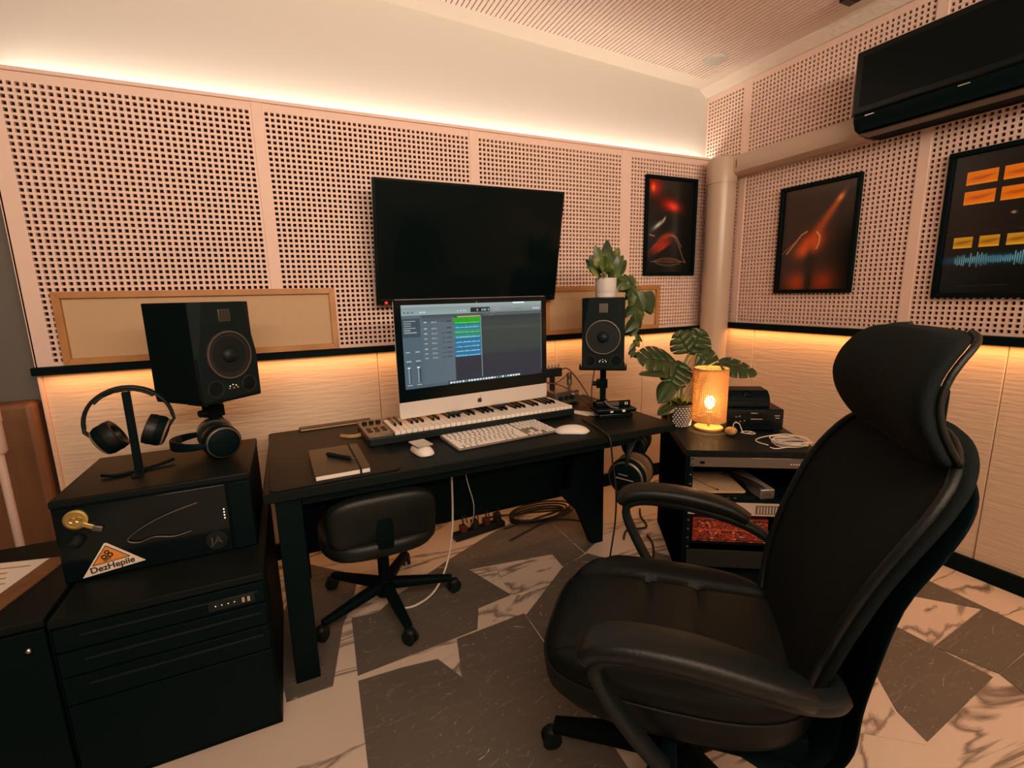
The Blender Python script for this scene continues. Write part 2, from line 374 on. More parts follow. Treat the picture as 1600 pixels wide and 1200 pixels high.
# perforated panel, local: x along, z up, front face on y=0, depth towards +y
def perforated(W, H, ml, mr, mb_, mt, pitch=0.0241, hole=0.0142, depth=0.016):
    nu = int((W-ml-mr-hole)/pitch)+1; nv = int((H-mb_-mt-hole)/pitch)+1
    us = [0.0]; vs = [0.0]
    ou = ml+((W-ml-mr)-((nu-1)*pitch+hole))/2; ov = mb_+((H-mb_-mt)-((nv-1)*pitch+hole))/2
    for i in range(nu): us += [ou+i*pitch, ou+i*pitch+hole]
    for i in range(nv): vs += [ov+i*pitch, ov+i*pitch+hole]
    us.append(W); vs.append(H); a = len(us); b = len(vs)
    V = [(u, 0.0, v) for v in vs for u in us] + [(u, depth, v) for v in vs for u in us]
    F = []; o = a*b
    for j in range(b-1):
        for i in range(a-1):
            q = (j*a+i, j*a+i+1, (j+1)*a+i+1, (j+1)*a+i)
            if i % 2 == 1 and j % 2 == 1:
                for k in range(4):
                    p0, p1 = q[k], q[(k+1) % 4]; F.append((p0, p1, p1+o, p0+o))
            else: F.append(q)
    rim = [0, a-1, a*b-1, a*(b-1)]
    for k in range(4):
        p0, p1 = rim[k], rim[(k+1) % 4]; F.append((p1, p0, p0+o, p1+o))
    mb = MB(); mb.v = V; mb.f = F; mb.m = [0]*len(F); return mb
# back wall: four panels with cover strips, face on y = 2.60
for x0, x1, ml, mr in ((-0.965, -0.058, 0.055, 0.008), (-0.016, 0.980, 0.008, 0.008), (1.024, 1.998, 0.008, 0.008), (2.058, 2.80, 0.012, 0.01)):
    perforated(x1-x0, 1.130, ml, mr, 0.01, 0.03).obj('perforated_panel', M['panel'], wall_back, loc=(x0, 2.60, 1.093))
for x0, x1 in ((-0.06, -0.014), (0.978, 1.026), (1.996, 2.060)):
    mb = MB(); mb.box(x0, x1, 2.596, 2.615, 1.093, 2.223); mb.obj('cover_strip', M['panel'], wall_back, bevel=0.002)
mb = MB(); mb.box(-0.96, 2.80, 2.628, 2.648, 1.06, 2.19); mb.obj('backing_board', M['holes'], wall_back)
mb = MB(); mb.box(-1.25, -0.968, 2.67, 2.70, 0.0, 2.223); mb.obj('grey_return', M['grey'], wall_back)
mb = MB(); mb.box(-0.968, -0.960, 2.60, 2.70, 0.0, 2.223); mb.obj('side_board', M['panel'], wall_back)
mb = MB(); mb.box(-0.968, 2.80, 2.590, 2.64, 2.221, 2.236); mb.obj('top_lip', M['panel'], wall_back, bevel=0.002)
# stretched fabric below the ledge, in widths with fine joints
for x0, x1 in ((-0.96, 0.413), (0.416, 1.52), (1.523, 2.225), (2.228, 2.80)):
    mb = MB(); mb.box(x0, x1, 2.622, 2.66, 0.085, 1.09); mb.obj('fabric_panel', M['fabric'], wall_back, bevel=0.003, seg=1)
mb = MB(); mb.box(-0.972, 2.80, 2.565, 2.625, 1.062, 1.094); struct(mb.obj('trim_1', M['black'], bevel=0.002))
mb = MB(); mb.box(-0.96, 2.80, 2.604, 2.625, 0, 0.085); struct(mb.obj('baseboard_back', M['black'], bevel=0.002))
# poster wall, face on x = 2.80; local panel x runs towards -y
PW = Matrix.Rotation(R_(-90), 4, 'Z')
for y0, y1 in ((2.699, 2.39), (2.346, 1.379), (1.335, 0.368), (0.324, -0.643), (-0.687, -1.654)):
    perforated(y0-y1, 1.536, 0.006, 0.006, 0.008, 0.03).obj('perforated_panel', M['panel'], wall_right, loc=(2.80, y0, 1.122), rot=(0, 0, R_(-90)))
for y in (2.368, 1.357, 0.346, -0.665):
    mb = MB(); mb.box(2.796, 2.815, y-0.024, y+0.024, 1.122, 2.658); mb.obj('cover_strip', M['panel'], wall_right, bevel=0.002)
for y0, y1 in ((2.622, 2.20), (2.197, 0.95), (0.947, -0.40), (-0.403, -2.0)):
    mb = MB(); mb.box(2.80, 2.83, y1, y0, 0.08, 1.12); mb.obj('fabric_panel', M['fabric'], wall_right, bevel=0.003, seg=1)
mb = MB(); mb.box(2.748, 2.80, -2.0, 2.565, 1.086, 1.124); struct(mb.obj('trim_2', M['black'], bevel=0.002))
mb = MB(); mb.box(2.782, 2.80, -2.0, 2.604, 0, 0.082); struct(mb.obj('baseboard_right', M['black'], bevel=0.002))

# brown boarding and pole in the corner
mb = MB(); mb.box(-1.245, -0.985, 2.55, 2.665, 0.0, 0.955); mb.mi = 0
o = mb.obj('wood_panel', M['brown'], None, bevel=0.02, seg=4); tag(o, 'plain brown wooden board standing behind the pale pole', 'board')
root = thing('pole', 'pale pole with a thick sleeve at its top, before the brown board', 'pole', (-0.96, 2.2, 0))
mb = MB(); mb.cyl((0, 0, 0), (0, 0, .86), .0125, n=14); mb.obj('shaft', M['pinkwhite'], root, smooth=40)
mb = MB(); mb.lathe([(.018, .84), (.024, .85), (.024, .955), (.018, .96)], 16); mb.obj('sleeve', M['pinkwhite'], root, smooth=40)
mb = MB(); mb.lathe([(.02, .95), (.026, .955), (.026, 1.0), (.02, 1.005)], 16); mb.obj('cap', M['pinkwhite'], root, smooth=40)

# round duct in the corner with an elbow and a flat duct to the air conditioner
root = thing('pipe_cover', 'beige pipe cover rising in the corner and turning along the poster wall', 'pipe cover', (2.690, 2.44, 0))
def oval(z, rx=.090, ry=.090, n=28): return [(rx*math.cos(2*PI*j/n), ry*math.sin(2*PI*j/n), z) for j in range(n)]
mb = MB(); mb.loft([oval(0), oval(2.03)]); mb.obj('column', M['duct'], root, smooth=40)
mb = MB(); mb.loft([oval(2.03, .095, .095), oval(2.15, .095, .095), oval(2.185, .088, .088), oval(2.20, .06, .06), oval(2.203, .02, .02)]); mb.obj('elbow', M['duct'], root, smooth=50)
def dprof(y, s=1.0): return [(x_, y, 2.132+(z_-2.132)*s) for x_, z_ in ((.105, 2.075), (.02, 2.075), (-.005, 2.085), (-.012, 2.11), (-.012, 2.16), (-.005, 2.182), (.02, 2.192), (.105, 2.192))]
mb = MB(); mb.loft([dprof(-.115), dprof(-0.86)]); mb.obj('channel', M['duct'], root, smooth=40)
mb = MB(); mb.loft([dprof(-.03, 1.04), dprof(-.12, 1.04)]); mb.obj('joint_sleeve', M['duct'], root, smooth=40)

# ceiling disc and dark box
tag(MB().lathe([(.0, 0), (.05, -.004), (.062, 0), (.066, .008), (.066, .014)][::1], 32).obj('ceiling_disc', M['plaster'], None, smooth=40, loc=(2.49, 2.36, cz(2.49)-.010)), 'round white disc set in the slatted ceiling', 'ceiling disc')
root = thing('ceiling_box', 'small dark box fixed up at the ceiling edge', 'box', (2.60, 1.58, cz(2.6)))
mb = MB(); mb.box(-.07, .01, -.16, .08, -.03, -.001); mb.obj('housing', M['gloss'], root, bevel=.004)
mb = MB(); mb.box(-.05, -.01, -.10, .04, -.034, -.03); mb.obj('lens_plate', M['plastic'], root, bevel=.002)

# ================================================================== wall-hung things
# television
root = thing('television', 'large dark flat television on the perforated wall above the computer', 'television', (0.925, 2.44, 1.60))
root.rotation_euler = (R_(11.5), 0, 0)
mb = MB(); mb.box(-.515, .515, -.012, .02, -.295, .30); mb.obj('bezel', M['gloss'], root, bevel=.005)
mb = MB(); mb.box(-.500, .500, -.0135, -.011, -.262, .288); mb.obj('screen', M['screen'], root)
mb = MB(); mb.box(-.30, .30, .02, .055, -.22, .15); mb.obj('rear_housing', M['plastic'], root, bevel=.01)
mb = MB(); mb.box(-.15, .15, .05, .13, -.10, .10); mb.obj('wall_bracket', M['steel'], root, bevel=.004)
mb = MB(); mb.box(-.50, .50, -.0145, -.0115, -.270, -.267); mb.obj('lower_edge_line', M['plastic'], root)
mb = MB(); mb.sphere((-.468, -.014, -.284), (.008, .004, .008)); mb.obj('power_light', M['redled'], root, smooth=80)

# framed fabric panels resting on the ledge
for (x0, x1, z0, z1, lb) in ((-0.862, 0.221, 1.097, 1.398, 'long oak-framed cream panel behind the speaker on the flight case'), (1.42, 2.305, 1.097, 1.386, 'oak-framed cream panel behind the speaker with the plant on top')):
    w_, h_ = x1-x0, z1-z0
    root = thing('framed_panel', lb, 'framed panel', ((x0+x1)/2, 2.585, z0), 0, 'framed cream panels on the ledge')
    t = .027
    for nm, poly in (('bottom_rail', [(-w_/2, 0), (w_/2, 0), (w_/2-t, t), (-w_/2+t, t)]), ('top_rail', [(-w_/2+t, h_-t), (w_/2-t, h_-t), (w_/2, h_), (-w_/2, h_)]),
                     ('stile', [(-w_/2, 0), (-w_/2+t, t), (-w_/2+t, h_-t), (-w_/2, h_)]), ('stile', [(w_/2, 0), (w_/2, h_), (w_/2-t, h_-t), (w_/2-t, t)])):
        mb = MB(); mb.M = Matrix.Rotation(R_(90), 4, 'X'); mb.prism(poly, -.012, .025); mb.obj(nm, M['oak'], root, bevel=.0015)
    mb = MB(); mb.box(-w_/2+t, w_/2-t, -.008, .0, t, h_-t); mb.obj('canvas', M['canvas'], root)

# posters
def gauss(U, V, cu, cv, su, sv, ang=0):
    a = R_(ang); du = U-cu; dv = V-cv
    p = du*math.cos(a)+dv*math.sin(a); q = -du*math.sin(a)+dv*math.cos(a)
    return np.exp(-(p/su)**2-(q/sv)**2)
def line(U, V, pts, wd):
    d = np.full(U.shape, 9.0)
    for (x0, y0), (x1, y1) in zip(pts[:-1], pts[1:]):
        t = np.clip(((U-x0)*(x1-x0)+(V-y0)*(y1-y0))/max((x1-x0)**2+(y1-y0)**2, 1e-9), 0, 1)
        d = np.minimum(d, np.hypot(U-x0-t*(x1-x0), V-y0-t*(y1-y0)))
    return np.exp(-(d/wd)**2)
def add(img, k, col): return img*(1-k[..., None])+np.array(col, float)*k[..., None]
def uv(h, w_, asp): 
    V, U = np.mgrid[0:h, 0:w_]; return (U+.5)/w_, (V+.5)/h*asp       # both in widths
def art_red(h=140, w_=96):
    U, V = uv(h, w_, 1.46); img = np.zeros((h, w_, 3))+(14, 19, 19)
    img = add(img, np.clip(gauss(U, V, .25, .25, .5, .45), 0, .75), (46, 36, 31))
    img = add(img, gauss(U, V, .72, .6, .1, 1.2)*.4, (26, 28, 27))
    img = add(img, gauss(U, V, .5, .34, .6, .05, -6)*.6, (10, 14, 14))
    img = add(img, gauss(U, V, .13, .12, .15, .13), (190, 24, 8)); img = add(img, gauss(U, V, .11, .13, .04, .06), (255, 120, 40))
    img = add(img, gauss(U, V, .50, .39, .22, .10, 8), (190, 26, 8)); img = add(img, gauss(U, V, .54, .41, .10, .06, 10), (255, 70, 30))
    img = add(img, gauss(U, V, .46, .62, .25, .13, 20)*.9, (9, 13, 13))
    img = add(img, gauss(U, V, .24, .70, .14, .032, -33), (205, 205, 195)); img = add(img, gauss(U, V, .36, .61, .05, .012, -60), (230, 225, 210))
    for k, (cu, cv) in enumerate(((.22, .98), (.27, 1.02), (.30, 1.07), (.30, 1.13))):
        img = add(img, gauss(U, V, cu+.02*k, cv-.03*k+.02, .20, .030, -38+3*k), (178, 52, 30))
    img = add(img, gauss(U, V, .42, .88, .16, .05, -15), (160, 62, 40))
    img = add(img, line(U, V, [(.50, .86), (.60, .88), (.70, 1.02), (.80, 1.22), (.86, 1.30)], .012)*.8, (150, 110, 90))
    img = add(img, line(U, V, [(.54, .85), (.66, .90), (.76, 1.05)], .010)*.7, (170, 130, 110))
    img = add(img, line(U, V, [(.06, .86), (.16, .88)], .012), (190, 110, 80))
    for k, hh in enumerate((.055, .035, .075)):
        t = np.linspace(-1, 1, 15); img = add(img, line(U, V, [(.47+.30*q, 1.28-hh*(1-q*q)*(1 if k < 2 else -1)) for q in t], .009)*.8, (110, 78, 62))
    img = add(img, line(U, V, [(.10, 1.285), (.86, 1.29)], .008)*.8, (130, 100, 84)); img = add(img, line(U, V, [(.20, 1.325), (.76, 1.33)], .007)*.7, (110, 84, 70))
    img = add(img, gauss(U, V, .47, 1.27, .12, .02)*.8, (110, 40, 26))
    return img
def art_orange(h=140, w_=104):
    U, V = uv(h, w_, 1.36); img = np.zeros((h, w_, 3))+(44, 31, 24)
    img = add(img, gauss(U, V, 1.0, .95, .18, .6)*.9, (14, 16, 15)); img = add(img, gauss(U, V, .0, .6, .05, 2)*.9, (12, 14, 14))
    for k in range(9):
        t = k/8; img = add(img, gauss(U, V, .80-.36*t, .20+.52*t, .10, .030+.055*t, -55)*(.55-.2*t), (225-20*t, 105-25*t, 38-10*t))
    img = add(img, gauss(U, V, .80, .20, .05, .03, -50), (250, 150, 80))
    img = add(img, gauss(U, V, .45, .74, .20, .12, -30)*.95, (226, 84, 20)); img = add(img, gauss(U, V, .40, .82, .16, .09, -20), (235, 96, 26))
    img = add(img, gauss(U, V, .38, .55, .07, .06)*.6, (70, 35, 20))
    img = add(img, line(U, V, [(.10, .86), (.30, .62), (.38, .58)], .010), (215, 150, 100)); img = add(img, line(U, V, [(.02, .86), (.28, .66)], .007)*.7, (180, 120, 80))
    img = add(img, line(U, V, [(.52, .60), (.57, .66), (.56, .76), (.53, .82)], .010), (240, 180, 120))
    img = add(img, gauss(U, V, .45, 1.02, .07, .20)*.9, (26, 18, 15))
    img = add(img, gauss(U, V, .28, 1.27, .17, .16)*.85, (186, 66, 22)); img = add(img, gauss(U, V, .66, 1.27, .17, .17)*.8, (172, 60, 22))
    img = add(img, gauss(U, V, .45, 1.25, .05, .25)*.95, (24, 15, 12))
    img = add(img, gauss(U, V, .5, .05, .5, .04)*.3, (92, 68, 56))
    return img
def art_meters(h=150, w_=108):
    U, V = uv(h, w_, 1.40); img = np.zeros((h, w_, 3))+(26, 24, 22)
    img = add(img, np.clip((V-.85)*4, 0, 1), (12, 17, 18))
    def rect(img, u0, u1, v0, v1, c, c2):
        k = ((U > u0) & (U < u1) & (V > v0) & (V < v1)).astype(float); img = add(img, k, c)
        for q in range(3): img = add(img, k*gauss(U, V, u0+(u1-u0)*(.3+.2*q), v0+(v1-v0)*(.5+.08*math.sin(q*2)), .06, .012, -8)*.7, c2)
        return add(img, k*((V-v0)/(v1-v0) > .86), tuple(min(255, x*1.15) for x in c))
    for c_ in range(3):
        for r_ in range(2): img = rect(img, .12+.31*c_, .38+.31*c_, .17+.19*r_, .30+.19*r_, (246, 140, 24), (190, 84, 12))
    for c_ in range(4): img = rect(img, .08+.225*c_, .25+.225*c_, .82, .93, (214, 168, 44), (150, 104, 20))
    img = add(img, line(U, V, [(.0, .78), (1, .77)], .006)*.5, (60, 40, 44))
    img = add(img, gauss(U, V, .5, 1.06, .55, .045)*.95, (22, 112, 170))
    rng = random.Random(3)
    for k in range(46):
        u = .12+.019*k; a = .018+.055*rng.random()*(.35 if .42 < u < .56 else 1); img = add(img, line(U, V, [(u, 1.06-a), (u+.004, 1.06+a)], .005)*.9, (130, 205, 240))
    img = add(img, gauss(U, V, .5, 1.33, .35, .14)*.8, (7, 11, 13)); img = add(img, line(U, V, [(.15, 1.33), (.6, 1.32)], .006)*.5, (60, 66, 66))
    img = add(img, gauss(U, V, .55, .62, .02, .012), (220, 190, 160))
    return img
def poster(lb, W, H, img, loc, rz):
    root = thing('poster', lb, 'poster', loc, rz)
    t = .022
    for nm, x0, x1, z0, z1 in (('frame_rail', -W/2, W/2, -H/2, -H/2+t), ('frame_rail', -W/2, W/2, H/2-t, H/2), ('frame_stile', -W/2, -W/2+t, -H/2+t, H/2-t), ('frame_stile', W/2-t, W/2, -H/2+t, H/2-t)):
        mb = MB(); mb.box(x0, x1, -.022, 0, z0, z1); mb.obj(nm, M['black'], root, bevel=.003)
    mb = MB(); mb.box(-W/2+t, W/2-t, -.006, 0, -H/2+t, H/2-t); mb.obj('backing', M['blackm'], root)
    o = picture('print', img, W-2*t, H-2*t, M['print'], root); o.location = (0, -.008, 0)
poster('framed dark poster of a red-lit hand and red glows', .445, .64, art_red(), (2.403, 2.5985, 1.770), 0)
poster('framed dark poster of a stage performer in an orange spotlight beam', .457, .62, art_orange(), (2.7965, 1.840, 1.627), R_(-90))
poster('framed dark poster with lit orange meters above a blue waveform', .45, .638, art_meters(), (2.7965, 1.022, 1.607), R_(-90))

# air conditioner
root = thing('air_conditioner', 'glossy black wall air conditioner hanging above the posters', 'air conditioner', (2.80, 1.085, 2.07))
mb = MB()
prof = [(0, .0), (-.16, .0), (-.215, .02), (-.235, .06), (-.235, .085), (-.205, .085), (-.205, .355), (0, .355)]
mb.loft([[(px, y, pz) for px, pz in prof] for y in (-.475, .475)]); mb.obj('housing', M['black'], root, bevel=.006)
mb = MB(); mb.box(-.240, -.205, -.482, .482, .085, .362); mb.obj('front_panel', M['gloss'], root, bevel=.008, seg=3)
mb = MB(); mb.box(-.2425, -.240, -.45, .45, .115, .335); mb.obj('glass_inset', M['screen'], root, bevel=.004)
mb = MB(); mb.cbox((-.222, 0, .032), (.006, .90, .06), Euler((0, R_(28), 0))); mb.obj('louver', M['black'], root, bevel=.002)
mb = MB(); mb.box(-.205, -.13, -.455, .455, -.004, .004); mb.obj('outlet_flap', M['steel'], root, bevel=.002)
for y in (-.3, .05, .40):
    mb = MB(); mb.box(-.239, -.232, y-.02, y+.02, .069, .073); mb.obj('clip', M['chrome'], root)

# ================================================================== desk
root = thing('desk', 'long black desk carrying the computer and both keyboards', 'desk', (0.74, 2.04, 0))
mb = MB(); mb.box(-.872, .872, -.39, .39, .695, .73); mb.obj('tabletop', M['desk'], root, bevel=.003)
for x_ in (-.80, ):
    for y_ in (-.34, .34):
        mb = MB(); mb.box(x_-.04, x_+.04, y_-.035, y_+.035, 0, .695); mb.obj('leg', M['black'], root, bevel=.003)
mb = MB(); mb.box(-.80, .70, .10, .12, .255, .695); mb.obj('modesty_panel', M['black'], root, bevel=.002)
mb = MB(); mb.M = Matrix.Translation((0, -.05, 0)) @ Matrix.Rotation(R_(90), 4, 'X'); mb.prism([(.71, 0), (.71, .695), (.56, .695), (.50, .345), (.44, .345), (.47, .30), (.56, .20), (.63, .03), (.64, 0)], -.05, .0); mb.obj('leg', M['black'], root, bevel=.003)
mb = MB(); mb.box(-.77, .64, .26, .30, .64, .695); mb.obj('crossbar', M['black'], root, bevel=.002)
mb = MB(); mb.box(-.76, .64, -.36, -.34, .66, .695); mb.obj('apron', M['black'], root, bevel=.002)

# ================================================================== on the desk
DZ = 0.73
tag(MB().prism(rrect(.43, .765, .02), 0, .005).obj('desk_mat', M['mat'], None, bevel=.001, loc=(.092, 2.045, DZ), rot=(0, 0, R_(2))), 'black leather desk mat lying under the notebook', 'desk mat')
root = thing('notebook', 'closed dark brown notebook with an elastic band on the desk mat', 'notebook', (.118, 1.835, DZ+.005), R_(1.5))
mb = MB(); mb.prism(rrect(.186, .318, .008), .018, .0205); mb.obj('cover', M['notebook'], root, bevel=.001)
mb = MB(); mb.prism(rrect(.186, .318, .008), 0, .002); mb.obj('back_cover', M['notebook'], root)
mb = MB(); mb.box(-.090, .090, -.157, .156, .002, .018); mb.obj('page_block', M['paper'], root, bevel=.002)
mb = MB(); mb.box(.055, .062, -.161, .161, -.0005, .0218); mb.obj('elastic_band', M['blackm'], root)
root = thing('pen', 'thick dark pen lying on the notebook', 'pen', (.125, 1.83, DZ+.0255+.0085), R_(-52))
mb = MB(); mb.tube([(-.065, 0, 0), (-.06, 0, 0), (.045, 0, 0), (.062, 0, 0)], [.0075, .0085, .0085, .006], 14); mb.obj('barrel', M['plastic'], root, smooth=40)
mb = MB(); mb.cyl((.062, 0, 0), (.078, 0, 0), .006, .002, 12); mb.obj('tip', M['steel'], root, smooth=40)
mb = MB(); mb.box(-.060, -.02, -.002, .002, .008, .0105); mb.obj('clip', M['steel'], root)
root = thing('folder', 'thin black folder lying along the back edge of the desk mat', 'folder', (.16, 2.405, DZ+.005), R_(3))
mb = MB(); mb.prism(rrect(.33, .045, .006), 0, .014); mb.obj('cover', M['notebook'], root, bevel=.002)
mb = MB(); mb.box(-.16, .16, -.0235, -.020, .004, .010); mb.obj('edge_pages', M['tan'], root)
mb = MB(); mb.band(smoothpath([(.16, 2.20, DZ+.010), (.19, 2.165, DZ+.012), (.225, 2.15, DZ+.014), (.255, 2.155, DZ+.02), (.272, 2.18, DZ+.03)], 5), (0, 0, 1), [.006]+[.016]*19+[.02], .004)
tag(mb.obj('strip', M['tan'], None, smooth=60), 'curved tan strip lying at the end of the piano keyboard', 'strip')

# piano keyboard
root = thing('piano_keyboard', 'long piano keyboard with white and black keys under the computer', 'piano keyboard', (.76, 2.125, DZ), R_(2.2))
L_, D_ = 1.03, .27
mb = MB(); mb.prism(rrect(L_, D_, .012), .006, .040); mb.obj('body', M['plastic'], root, bevel=.004)
mb = MB(); mb.box(-L_/2, L_/2, .095, D_/2, .038, .056); mb.obj('rear_bar', M['steel'], root, bevel=.006, seg=3)
mb = MB(); mb.box(-L_/2, -L_/2+.105, -D_/2, D_/2-.03, .038, .054); mb.obj('control_panel', M['steel'], root, bevel=.004)
mb = MB(); mb.box(-.0115, .0115, -.13, .092, .040, .056)
pk = mb.mesh('white_key', M['key']); W0 = -L_/2+.112; KW = .02515
bvm = None
for i in range(36):
    o = place(pk, 'white_key', root, (W0+KW*(i+.5), 0, 0))
    b = o.modifiers.new('edge', 'BEVEL'); b.width = .002; b.segments = 2
mb = MB(); mb.loft([[(-.006, -.04, .055), (.006, -.04, .055), (.006, .092, .055), (-.006, .092, .055)], [(-.0048, -.030, .068), (.0048, -.030, .068), (.0048, .092, .068), (-.0048, .092, .068)]])
bk = mb.mesh('black_key', M['gloss'])
for i in range(35):
    if i % 7 in (0, 1, 3, 4, 5): place(bk, 'black_key', root, (W0+KW*(i+1), 0, 0))
kn = MB().lathe([(.011, 0), (.011, .012), (.008, .014)], 14).mesh('knob', M['plastic'], 40)
for k in range(3): place(kn, 'knob', root, (-L_/2+.022+.030*k, .065, .054))
bt = MB().box(-.009, .009, -.010, .010, 0, .004).mesh('button', M['plastic'])
for k in range(3):
    for q in range(2): place(bt, 'button', root, (-L_/2+.022+.031*k, -.045-.038*q+.02, .054))
for sx in (-.45, .45):
    for sy in (-.1, .1): mb = MB(); mb.lathe([(.012, 0), (.012, .007)], 12, (sx, sy, 0)); mb.obj('foot', M['rubber'], root)

# all-in-one computer
root = thing('computer', 'silver all-in-one desktop computer with lit display showing music tracks', 'computer', (.805, 2.125, DZ), R_(6.5))
SW = .80; zb = .080; zt = .606; zc = .155
mb = MB(); mb.M = Matrix.Translation((0, 0, 0)) @ Matrix.Rotation(R_(90), 4, 'X')
mb.prism([(x, z+(zb+zt)/2) for x, z in rrect(SW, zt-zb, .014)], -.003, .004); mb.obj('case', M['alu'], root, bevel=.002)
mb = MB(); mb.loft([[(sx*SW/2*s, y, (zb+zt)/2+sz*(zt-zb)/2*s) for sx, sz in ((-1,-1),(1,-1),(1,1),(-1,1))] for s, y in ((.985, .003), (.85, .022), (.45, .05), (.25, .055))]); mb.obj('rear_shell', M['alu'], root, smooth=40)
mb = MB(); mb.box(-SW/2+.0012, SW/2-.0012, -.0055, -.0035, zc, zt-.0012); mb.obj('glass_front', M['gloss'], root)
def ui(h=220, w_=352):
    V, U = np.mgrid[0:h, 0:w_]; U = (U+.5)/w_; V = (V+.5)/h
    img = np.zeros((h, w_, 3))+(42, 58, 64); rng = random.Random(11)
    def R(u0, u1, v0, v1, c): 
        k = (U >= u0) & (U < u1) & (V >= v0) & (V < v1); img[k] = c
    img[:] = (38, 54, 60); R(.52, 1, .22, .62, (40, 60, 60)); R(.52, 1, .30, .345, (46, 66, 64)); R(.34, 1, .66, 1, (36, 46, 58))
    R(0, .335, .12, 1, (86, 102, 112)); R(0, .115, .16, .38, (62, 76, 84)); R(0, .125, .38, 1, (80, 98, 110)); R(.13, .325, .16, .21, (74, 88, 96))
    k = V < .125; img[k] = (np.array([122, 138, 140]) + (V[k]/.125)[:, None]*np.array([22, 26, 24]))
    k = k & (U > .5); img[k] = (np.array([150, 168, 166]) - (V[k]/.125)[:, None]*np.array([34, 40, 38]))
    R(0, .6, 0, .03, (150, 164, 164)); R(.77, .86, 0, .016, (236, 244, 240)); R(.455, .595, .055, .112, (14, 30, 34))
    for u in (.50, .535, .548, .56, .58): R(u, u+.008, .072, .098, (130, 180, 180))
    for u in (.36, .38, .40, .415): R(u, u+.009, .08, .095, (190, 205, 200))
    R(.432, .446, .078, .10, (120, 170, 60)); R(.62, .665, .07, .10, (150, 140, 170)); R(.78, .84, .082, .096, (70, 150, 100))
    for u in (.01, .035, .06, .115, .135, .93, .95, .97): R(u, u+.016, .082, .098, (196, 204, 202) if u > .1 else (100, 112, 116))
    R(.12, 1, .125, .165, (66, 80, 86)); 
    for i in range(40): R(.55+.0113*i, .553+.0113*i, .13+.018*(i % 2), .142+.018*(i % 2), (170, 186, 184))
    R(.335, .525, .15, .175, (60, 70, 60)); R(.36, .52, .155, .168, (196, 170, 96))
    for i, (c, h_) in enumerate((((4, 158, 42), .078), ((16, 124, 160), .06), ((28, 142, 112), .06), ((24, 134, 128), .06), ((18, 104, 156), .064), ((20, 112, 154), .058), ((22, 106, 150), .055), ((20, 108, 156), .055))):
        v = .175+sum((.078, .06, .06, .06, .064, .058, .055, .055)[:i]); R(.335, .523, v, v+h_-.003, c)
        lo = (120, 230, 90) if i == 0 else ((120, 220, 140) if i == 2 else (150, 214, 226))
        R(.345, .515, v+h_-.016, v+h_-.012, lo)
        for q in range(46):
            u = .345+.0037*q; a = rng.random()*.016*(1 if i != 0 else .5); R(u, u+.002, v+h_-.014-a, v+h_-.011, lo)
        R(.137, .155, v+.03, v+.042, (176, 188, 190)); R(.19, .215, v+.025, v+.046, (52, 62, 68))
        for q in range(5): R(.187+.007*q, .19+.007*q, v+.024+.006*rng.random(), v+.046, (196, 206, 206))
        R(.25, .275, v+.032, v+.04, (60, 72, 78)); R(.285, .318, v+.030, v+.042, (44, 54, 60))
    R(.523, .527, .16, .95, (120, 136, 138))
    for q in range(6): R(.012, .02+.05*rng.random()+.02, .185+.027*q, .195+.027*q, (150, 164, 168))
    for u in (.025, .085):
        R(u, u+.003, .74, .93, (190, 200, 202)); R(u+.012, u+.016, .76, .93, (40, 50, 56)); R(u-.006, u+.012, .735, .75, (230, 236, 236)); R(u-.012, u+.02, .66, .675, (170, 182, 186)); R(u-.012, u+.02, .95, .96, (170, 182, 186))
        R(u-.01, u+.016, .55, .565, (160, 174, 178)); R(u-.01, u+.016, .69, .70, (60, 70, 76))
    R(.28, .83, .955, 1, (30, 60, 66)); R(.0, .28, .965, 1, (74, 92, 104))
    for q in range(25):
        c = [(236, 240, 238), (200, 214, 214), (110, 150, 170), (224, 230, 226)][rng.randrange(4)]
        R(.292+.0212*q, .307+.0212*q, .966, .992, c)
    R(.998, 1, .16, .94, (110, 128, 136)); R(.34, 1, .94, .943, (110, 128, 136))
    return img
o = picture('display', ui(), SW-.066, .370, M['display'], root); o.location = (0, -.0062, .397)
# fruit emblem on the chin
pts = []
for q in range(40):
    a = 2*PI*q/40; r = .0115*(1+.10*math.cos(2*a))*(1-.13*math.exp(-((a-PI/2)/.28)**2)-.08*math.exp(-((a-3*PI/2)/.25)**2))
    p = Vector((r*math.cos(a), r*math.sin(a)*1.08)); d = p-Vector((.0155, .002))
    if d.length < .0065: p = Vector((.0155, .002))+d.normalized()*.0065
    pts.append((p.x, p.y))
mb = MB(); mb.M = Matrix.Translation((.0, -.0042, .116)) @ Matrix.Rotation(R_(90), 4, 'X'); mb.prism(pts, -.0005, .0006)
mb.prism([(.000, .0125), (.0015, .0165), (.006, .020), (.0062, .0165), (.003, .0130)], -.0005, .0006); mb.obj('emblem', M['ink'], root)
mb = MB(); mb.lathe([(0, -.0008), (.004, -.0008), (.004, .0008), (0, .0008)], 12); mb.M = Matrix.Identity(4)
o = mb.obj('camera_lens', M['steel'], root, loc=(0, -.0058, zt-.02), rot=(R_(90), 0, 0))
mb = MB(); mb.loft([[(-.10, .055+.0, .42), (.10, .055, .42), (.10, .062, .42), (-.10, .062, .42)], [(-.10, .10, .20), (.10, .10, .20), (.10, .107, .20), (-.10, .107, .20)], [(-.10, .115, .0), (.10, .115, .0), (.10, .122, .0), (-.10, .122, .0)]]); mb.obj('stand_neck', M['alu'], root, smooth=50)
mb = MB(); mb.prism([(x, y+.16) for x, y in rrect(.20, .10, .01)], 0, .006); mb.obj('stand_foot', M['alu'], root, bevel=.002)
for x_ in (-.14, .10): mb = MB(); mb.box(x_-.03, x_+.03, -.03, -.008, zb-.010, zb+.0); mb.obj('hanging_clip', M['plastic'], root, bevel=.002)

